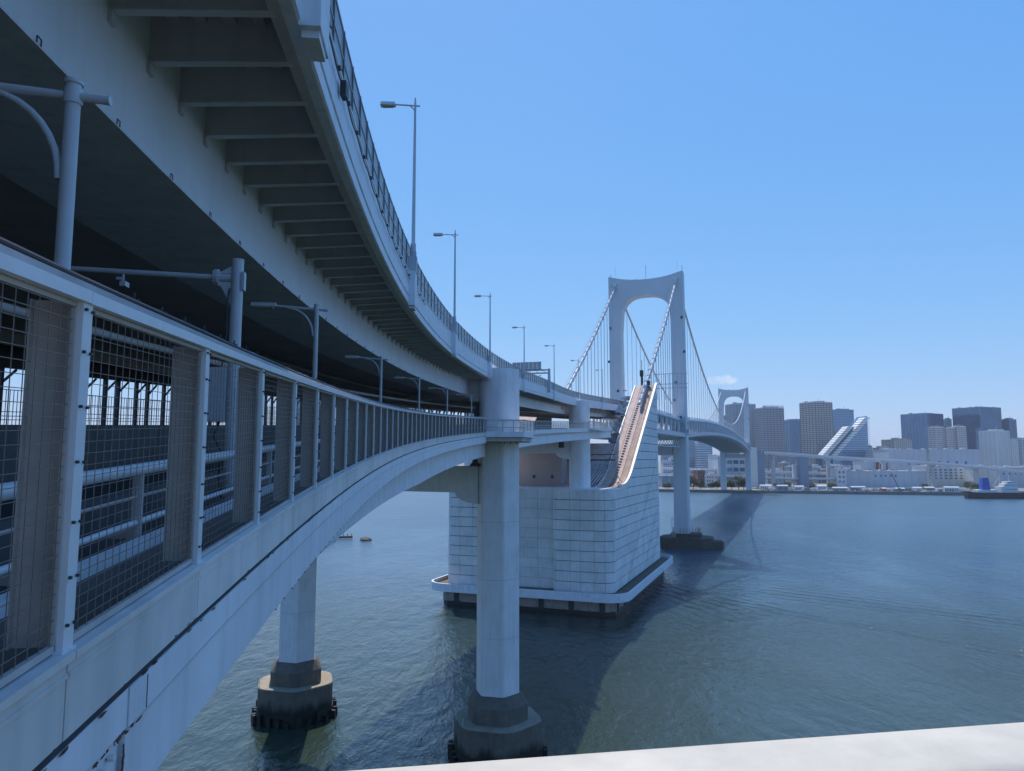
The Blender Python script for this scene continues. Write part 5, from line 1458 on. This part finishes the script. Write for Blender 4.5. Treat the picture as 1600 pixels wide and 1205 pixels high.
g_ = random.Random(11)
ordi = ['first', 'second', 'third', 'fourth', 'fifth', 'sixth', 'seventh', 'eighth', 'ninth', 'tenth', 'eleventh', 'twelfth', 'thirteenth', 'fourteenth', 'fifteenth', 'sixteenth', 'seventeenth']
midl = ['brown', 'white', 'grey', 'beige', 'pale', 'cream', 'dusty', 'ochre', 'light', 'dull', 'faded', 'clean']
x = 1187; i = 0
while x < 1330:
    wd = g_.uniform(9, 17); yt = g_.uniform(722, 742)
    warehouse('low city block under the descending ramp, %s one right of the far tower' % ordi[i], x, x+wd, yt, 1080+g_.uniform(0, 90), 20, g_.choice(['bbrown', 'bwhite', 'bbeige', 'bpale', 'bgrey']), (int(wd/2.5), 4, 0.5, 0.1, 0.95, 0.05, 0.95), name='city_block'); x += wd*0.93; i += 1
for i, (x0, x1, yt) in enumerate(((1036, 1046, 722), (1048, 1060, 716), (1111, 1121, 712), (1161, 1170, 704))):
    warehouse('small distant block %s' % ('left of the near tower leg', 'behind the near tower leg', 'left of the far tower leg', 'right under the far tower deck')[i], x0, x1, yt, 1250, 20, 'bpale', (3, 6, 0.6, 0.1, 0.95, 0.05, 0.95), name='city_block')
# skyline continuing out of view and behind the deck on the left, distant and low
x = 1; i = 0

# elevated roads on the shore
def elevated(label, pts, wdt, th, pier_idx, name='elevated_road', mat='bpale'):
    t = thing(name, label, 'elevated road', tuple(pts[0])); P = [Vector(p) for p in pts]
    a = MB(); rings = []
    for i, p in enumerate(P):
        d_ = (P[min(i+1, len(P)-1)]-P[max(i-1, 0)]); d_.z = 0; d_.normalize(); s_ = Vector((d_.y, -d_.x, 0))
        rings.append([p-s_*wdt/2-Vector((0, 0, th)), p+s_*wdt/2-Vector((0, 0, th)), p+s_*wdt/2, p-s_*wdt/2])
    a.rings(rings); a.build('deck', M[mat], t)
    for sg in (-1, 1):
        a = MB(); rr = []
        for i, p in enumerate(P):
            d_ = (P[min(i+1, len(P)-1)]-P[max(i-1, 0)]); d_.z = 0; d_.normalize(); s_ = Vector((d_.y, -d_.x, 0))
            c = p + s_*sg*(wdt/2+0.16); rr.append([c+s_*0.15+Vector((0, 0, -1)), c-s_*0.15+Vector((0, 0, -1)), c-s_*0.15+Vector((0, 0, 1.2)), c+s_*0.15+Vector((0, 0, 1.2))])
        a.rings(rr); a.build('parapet', M['bwhite'], t)
    for j in pier_idx:
        i = int(j); p = P[i].lerp(P[min(i+1, len(P)-1)], j-i)
        a = MB(); a.prism([(p.x-2, p.y-2), (p.x+2, p.y-2), (p.x+2, p.y+2), (p.x-2, p.y+2)], 3.2, p.z-th-3.5)
        a.prism([(p.x-2, p.y-2), (p.x+2, p.y-2), (p.x+2, p.y+2), (p.x-2, p.y+2)], p.z-th-3.499, p.z-th-0.003, [(p.x-wdt*0.42, p.y-2), (p.x+wdt*0.42, p.y-2), (p.x+wdt*0.42, p.y+2), (p.x-wdt*0.42, p.y+2)])
        a.build('pier', M['bpale'], t)
    return t
elevated('high pale ramp descending rightwards from the far anchorage across the waterfront', [sight(1184, 706, 925), sight(1230, 709, 950), sight(1300, 714, 975), sight(1400, 719, 985), sight(1470, 724, 960), sight(1530, 729, 930), sight(1600, 737, 905), sight(1660, 744, 890)], 11, 3.0, (0.5, 1.9, 2.8, 3.8, 4.9))
elevated('lower pale road crossing behind the far tower', [sight(1034, 731, 1010), sight(1120, 734, 1000), sight(1200, 737, 990), sight(1310, 739, 990), sight(1330, 739, 990)], 12, 3.0, (0.5, 1.3, 2.3, 2.9))
elevated('lowest grey road just above the quay right of the far tower', [sight(1186, 746, 960), sight(1240, 748, 955), sight(1318, 748, 960)], 9, 2.2, (0.4, 1.2), mat='bgrey')
elevated('pale road left of the near tower leg above the quay', [sight(1010, 741, 1000), sight(1100, 742, 985), sight(1165, 744, 975)], 9, 2.2, (0.4, 1.2))
# far anchorage block and approach truss end
an2 = thing('far_anchorage', 'blue grey slab block standing right behind the far bridge tower', 'anchorage', tuple(sight(1187, 760, 935)[:2])+(3.2,))
a = MB(); c = sight(1187, 705, 935); a.box((c.x, c.y, (3.2+c.z)/2), (10, 30, c.z-3.2), -0.3); a.build('wall', M['bgrey'], an2)
a = MB(); a.box((c.x-12, c.y-6, 30), (12, 12, 50), -0.3); a.build('side_block', M['bwhite'], an2)
an3 = thing('ramp_pier_block', 'dark grey slab pier under the descending ramp', 'bridge pier', tuple(sight(1251, 752, 950)[:2])+(3.2,))
a = MB(); c = sight(1252, 716, 952); a.box((c.x, c.y, (3.2+c.z)/2), (11, 14, c.z-3.2), 0.1); a.build('wall', M['bgrey'], an3); a = MB(); a.box((c.x-8, c.y+4, 18), (5, 5, 30)); a.build('column', M['bwhite'], an3)

# trees
def tree(label, px, Y, h_, w_, mat, seed, group='trees on the far quay'):
    g = random.Random(seed); p = sight(px, 760, Y); t = thing('tree', label, 'tree', (p.x, Y, 3.2), 0, group)
    a = MB(); a.tube([(0, 0, 0), (0.2, 0, h_*0.35), (0, 0.1, h_*0.7)], h_*0.035, 7, h_*0.012)
    for i in range(5):
        an = g.uniform(0, 6.28); a.tube([(0, 0, h_*(0.3+0.07*i)), (cos(an)*w_*0.3, sin(an)*w_*0.3, h_*(0.5+0.08*i))], h_*0.014, 5, h_*0.006)
    loc_part(a, 'trunk', M['bark'], t)
    a = MB(); cl_ = [(g.uniform(-.33, .33)*w_, g.uniform(-.33, .33)*w_, h_*g.uniform(0.35, 0.85), g.uniform(0.14, 0.27)*w_) for _ in range(13)]
    for cx, cy, cz, r_ in cl_:
        for _ in range(90):
            v = Vector((g.gauss(0, 1), g.gauss(0, 1), g.gauss(0, 1))).normalized()*r_*g.uniform(0.55, 1.05)
            c = Vector((cx, cy, cz))+v*1.0; s = g.uniform(0.35, 0.75); u1 = Vector((g.gauss(0, 1), g.gauss(0, 1), g.gauss(0, 1))).normalized(); u2 = u1.orthogonal().normalized()
            if c.z < h_*0.12: continue
            a.add([c-u1*s, c+u2*s*0.7, c+u1*s, c-u2*s*0.7], [(0, 1, 2, 3)])
    me = bpy.data.meshes.new('crown'); me.from_pydata(a.v, [], a.f); me.materials.append(M[mat]); o_ = link(me, 'crown', t, loc=(0, 0, 0))
    return t
tl = [(1083, 915, 16, 15, 'leaf', 'dark bushy tree before the red brick building'), (1094, 912, 13, 12, 'leaf', 'lower dark tree just right of the brick building tree'),
      (1112, 905, 8, 9, 'leaf2', 'small olive tree in front of the pale low house'), (1143, 893, 13, 12, 'leaf', 'dark tree between the far tower legs, left one'),
      (1154, 892, 17, 15, 'leaf', 'tallest dark tree between the far tower legs'), (1162, 890, 14, 12, 'leaf', 'dark tree hugging the right far tower leg'),
      (1068, 918, 9, 10, 'leaf2', 'small tree just left of the brick building trees'), (1043, 925, 7, 10, 'leaf2', 'olive shrub tree between anchorage and near tower leg'),
      (1215, 900, 7, 12, 'leaf2', 'low green tree under the ramp right of the far tower'), (1512, 880, 10, 15, 'leaf', 'dark tree in front of the white office windows'),
      (1135, 896, 9, 9, 'leaf2', 'small tree right beside the left far tower leg'),
      (1120, 902, 10, 10, 'leaf', 'round dark tree just left of the left far tower leg'), (1228, 898, 9, 11, 'leaf', 'dark tree left of the dark slab pier under the ramp'),
      (1268, 890, 8, 10, 'leaf2', 'olive tree right of the dark slab pier under the ramp'), (1300, 884, 9, 12, 'leaf', 'dark tree near the left end of the long warehouse'),
      (1443, 868, 8, 10, 'leaf2', 'low olive tree at the right end of the long warehouse'), (1524, 830, 9, 12, 'leaf2', 'olive tree behind the ship stern')]
for i, (px, Y, h_, w_, mt, lb_) in enumerate(tl): tree(lb_, px, Y, h_, w_, mt, 20+i)
# quay yard: containers, trucks, piles
g_ = random.Random(5)
def shed(px, Y, w_, h_, mat, label, name='storage_shed', cat='shed'):
    p = sight(px, 765, Y); t = thing(name, label, cat, (p.x, Y, 3.2), g_.uniform(-0.2, 0.2))
    a = MB(); a.box((0, 0, h_/2), (w_, 5, h_)); loc_part(a, 'wall', M[mat], t)
    a = MB(); a.rings([[(-w_/2-0.3, y, z) for y, z in ((-2.8, h_), (0, h_+1.2), (2.8, h_))], [(w_/2+0.3, y, z) for y, z in ((-2.8, h_), (0, h_+1.2), (2.8, h_))]]); loc_part(a, 'roof', M['bpale'], t)
    a = MB()
    for i in range(int(w_/2.4)): a.box((-w_/2+1.2+i*2.4, -2.52, h_*0.45), (1.2, 0.1, h_*0.5))
    loc_part(a, 'door', M['bglass'], t)
def truck(px, Y, mat, label):
    p = sight(px, 768, Y); t = thing('parked_truck', label, 'truck', (p.x, Y, 3.2), g_.uniform(-0.3, 0.3))
    a = MB(); a.box((0.8, 0, 2.2), (6.4, 2.4, 2.6)); loc_part(a, 'cargo_box', M[mat], t)
    a = MB(); a.prism([(-4.3, -1.15), (-2.5, -1.15), (-2.5, 1.15), (-4.3, 1.15)], 0.7, 2.9, [(-4.0, -1.1), (-2.5, -1.1), (-2.5, 1.1), (-4.0, 1.1)]); loc_part(a, 'cab', M['bwhite'], t)
    for x in (-3.3, 1.6, 3.0):
        for y in (-1.1, 1.1): b_ = MB(); b_.tube([(x, y-0.15, 0.5), (x, y+0.15, 0.5)], 0.5, 10); loc_part(b_, 'wheel', M['dark'], t)
def qy(px):   # a little inland of the quay edge at that sight line
    x_ = (px-800)/1130
    best = None
    for i in range(len(shore)-1):
        (xa, ya), (xb, yb) = shore[i], shore[i+1]
        den = (xb-xa) - x_*(yb-ya)
        if abs(den) < 1e-6: continue
        s = (x_*ya - xa)/den
        if 0 <= s <= 1: best = ya+(yb-ya)*s
    return best
yard = [('shed', 1196, 'bwhite'), ('truck', 1206, 'bwhite'), ('shed', 1222, 'bgrey'), ('truck', 1235, 'bpale'), ('shed', 1248, 'bwhite'), ('truck', 1260, 'bbrown'), ('truck', 1271, 'bwhite'), ('shed', 1284, 'bpale'),
        ('truck', 1297, 'bgrey'), ('shed', 1312, 'bbeige'), ('truck', 1324, 'bwhite'), ('shed', 1340, 'bgrey'), ('truck', 1352, 'bwhite'), ('truck', 1366, 'bpale'), ('crate', 1380, 'orange'), ('truck', 1392, 'bwhite'),
        ('shed', 1405, 'bgrey'), ('truck', 1418, 'teal'), ('shed', 1432, 'bwhite'), ('shed', 1451, 'bbrown'), ('truck', 1468, 'bgrey'), ('shed', 1486, 'bwhite'), ('truck', 1500, 'bpale')]
matn = {'bwhite': 'white', 'bgrey': 'blue grey', 'bpale': 'pale grey', 'bbrown': 'brown', 'bbeige': 'beige', 'orange': 'orange', 'teal': 'green'}
for i, (kd, px, mt) in enumerate(yard):
    q = qy(px); nx = matn[yard[i+1][2]]+' '+yard[i+1][0] if i+1 < len(yard) else 'ship'
    pv = matn[yard[i-1][2]]+' '+yard[i-1][0] if i else 'far tower block'
    if kd == 'truck': truck(px, q+g_.uniform(8, 26), mt, '%s truck on the quay between %s and %s' % (matn[mt], pv, nx))
    elif kd == 'shed': shed(px, q+g_.uniform(10, 34), g_.uniform(9, 17), g_.uniform(3, 5.5), mt, '%s shed on the quay between %s and %s' % (matn[mt], pv, nx))
    else: shed(px, q+12, 6, 3.2, mt, 'bright orange container on the quay yard', 'shipping_container', 'container')
# gravel and scrap heaps on the quay
a = MB()
for i in range(420):
    px = g_.uniform(1190, 1515); q = qy(px); y = q+g_.uniform(5, 60); p = sight(px, 765, y); s = g_.uniform(0.5, 2.4)
    a.box((p.x, y, 3.2+s*0.4), (s*g_.uniform(0.6, 3.2), s, s*0.8), g_.uniform(0, 3))
so_ = a.build('yard_clutter', M['bpale']); so_['kind'] = 'stuff'; so_['label'] = 'pale heaps and small goods strewn over the quay yard'; so_['category'] = 'goods'
a = MB()
for i in range(260):
    px = g_.uniform(1190, 1515); q = qy(px); y = q+g_.uniform(4, 50); p = sight(px, 765, y); s = g_.uniform(0.5, 2.2)
    a.box((p.x, y, 3.2+s*0.4), (s*g_.uniform(0.6, 3.2), s, s*0.8), g_.uniform(0, 3))
so_ = a.build('scrap_heap', M['bbrown']); so_['kind'] = 'stuff'; so_['label'] = 'brown scrap and timber scattered on the quay yard'; so_['category'] = 'scrap'
# mobile crane boom
c = sight(1404, 762, qy(1404)+10)
cr = thing('mobile_crane', 'small dark crane with raised boom leaning left on the quay', 'crane', (c.x, c.y, 3.2))
a = MB(); a.box((0, 0, 1.6), (6, 2.6, 1.6)); a.box((1, 0, 3.0), (2.5, 2.4, 1.8)); loc_part(a, 'body', M['teal'], cr)
a = MB(); a.bar((0.5, 0, 3.2), (-7.5, 0, 21), 0.6, 0.6); loc_part(a, 'boom', M['dark'], cr)
for x in (-2, 2):
    a = MB(); a.tube([(x, -1.5, 0.5), (x, 1.5, 0.5)], 0.5, 10); loc_part(a, 'wheel', M['dark'], cr)

# ship at the right
sy = 742.0; sx0 = sight(1513, 770, sy).x
sh = thing('cargo_ship', 'dark navy cargo ship moored at the right edge with blue funnel and white superstructure', 'ship', (sx0+45, sy, 0), -0.05)
a = MB(); pl = [(-44, 0, 0), ]
def hullring(x, hw, zt): return [(x, -hw, zt), (x, -hw*0.85, -2), (x, hw*0.85, -2), (x, hw, zt)]
a.rings([hullring(x, hw, zt) for x, hw, zt in ((-46, 4.0, 7.2), (-42, 6.5, 6.6), (-34, 7.5, 6.2), (40, 7.5, 6.2), (58, 7.0, 6.4), (70, 1.0, 8.5))]); loc_part(a, 'hull', M['navy'], sh)
a = MB(); a.prism([(-31.5, -3), (-23, -3), (-23, 3), (-31.5, 3)], 8.5, 21, [(-30, -2.6), (-24.5, -2.6), (-24.5, 2.6), (-30, 2.6)]); loc_part(a, 'funnel', M['blue'], sh)
a = MB(); a.box((-28, 0, 7.4), (18, 12, 2.8)); a.box((-6, 0, 9.2), (16, 12, 6.0)); a.box((-5, 0, 13.6), (11, 10, 3.0)); a.box((-4, 0, 16.2), (7, 9, 2.2)); loc_part(a, 'superstructure', M['bwhite'], sh)
for z in (9.5, 13.6, 16.4):
    a = MB()
    for i in range(6): a.box((-10+i*1.9, -6.06 if z < 10 else (-5.06 if z < 14 else -4.56), z), (0.9, 0.12, 0.9))
    loc_part(a, 'window', M['bglass'], sh)
a = MB(); a.tube([(-12, 0, 8), (-12, 0, 25)], 0.35, 6); a.tube([(-12, 0, 22), (-19, 0, 12)], 0.2, 5); a.tube([(-3, 0, 17), (-3, 0, 24)], 0.2, 5)
for i in range(5): a.tube([(5+i*7, -6.5, 6), (5+i*7, -6.5, 8.5)], 0.15, 5)
loc_part(a, 'mast', M['bwhite'], sh)
a = MB()
for i in range(4): a.box((10+i*11, 0, 7.3), (9, 10, 2.0))
loc_part(a, 'hatch_cover', M['bpale'], sh)

# ================================================================== HAZE
hz = MB(); hz.box((0, 18500, 118), (61000, 43500, 250))
hm = bpy.data.materials.new('haze'); hm.use_nodes = True; t_ = hm.node_tree; t_.nodes.clear()
ho = t_.nodes.new('ShaderNodeOutputMaterial'); vp = t_.nodes.new('ShaderNodeVolumePrincipled')
vp.inputs['Density'].default_value = 0.00008; vp.inputs['Color'].default_value = (0.82, 0.90, 0.96, 1); vp.inputs['Anisotropy'].default_value = 0.1
t_.links.new(vp.outputs[0], ho.inputs['Volume'])

hzo = hz.build('haze', hm); hzo['kind'] = 'stuff'
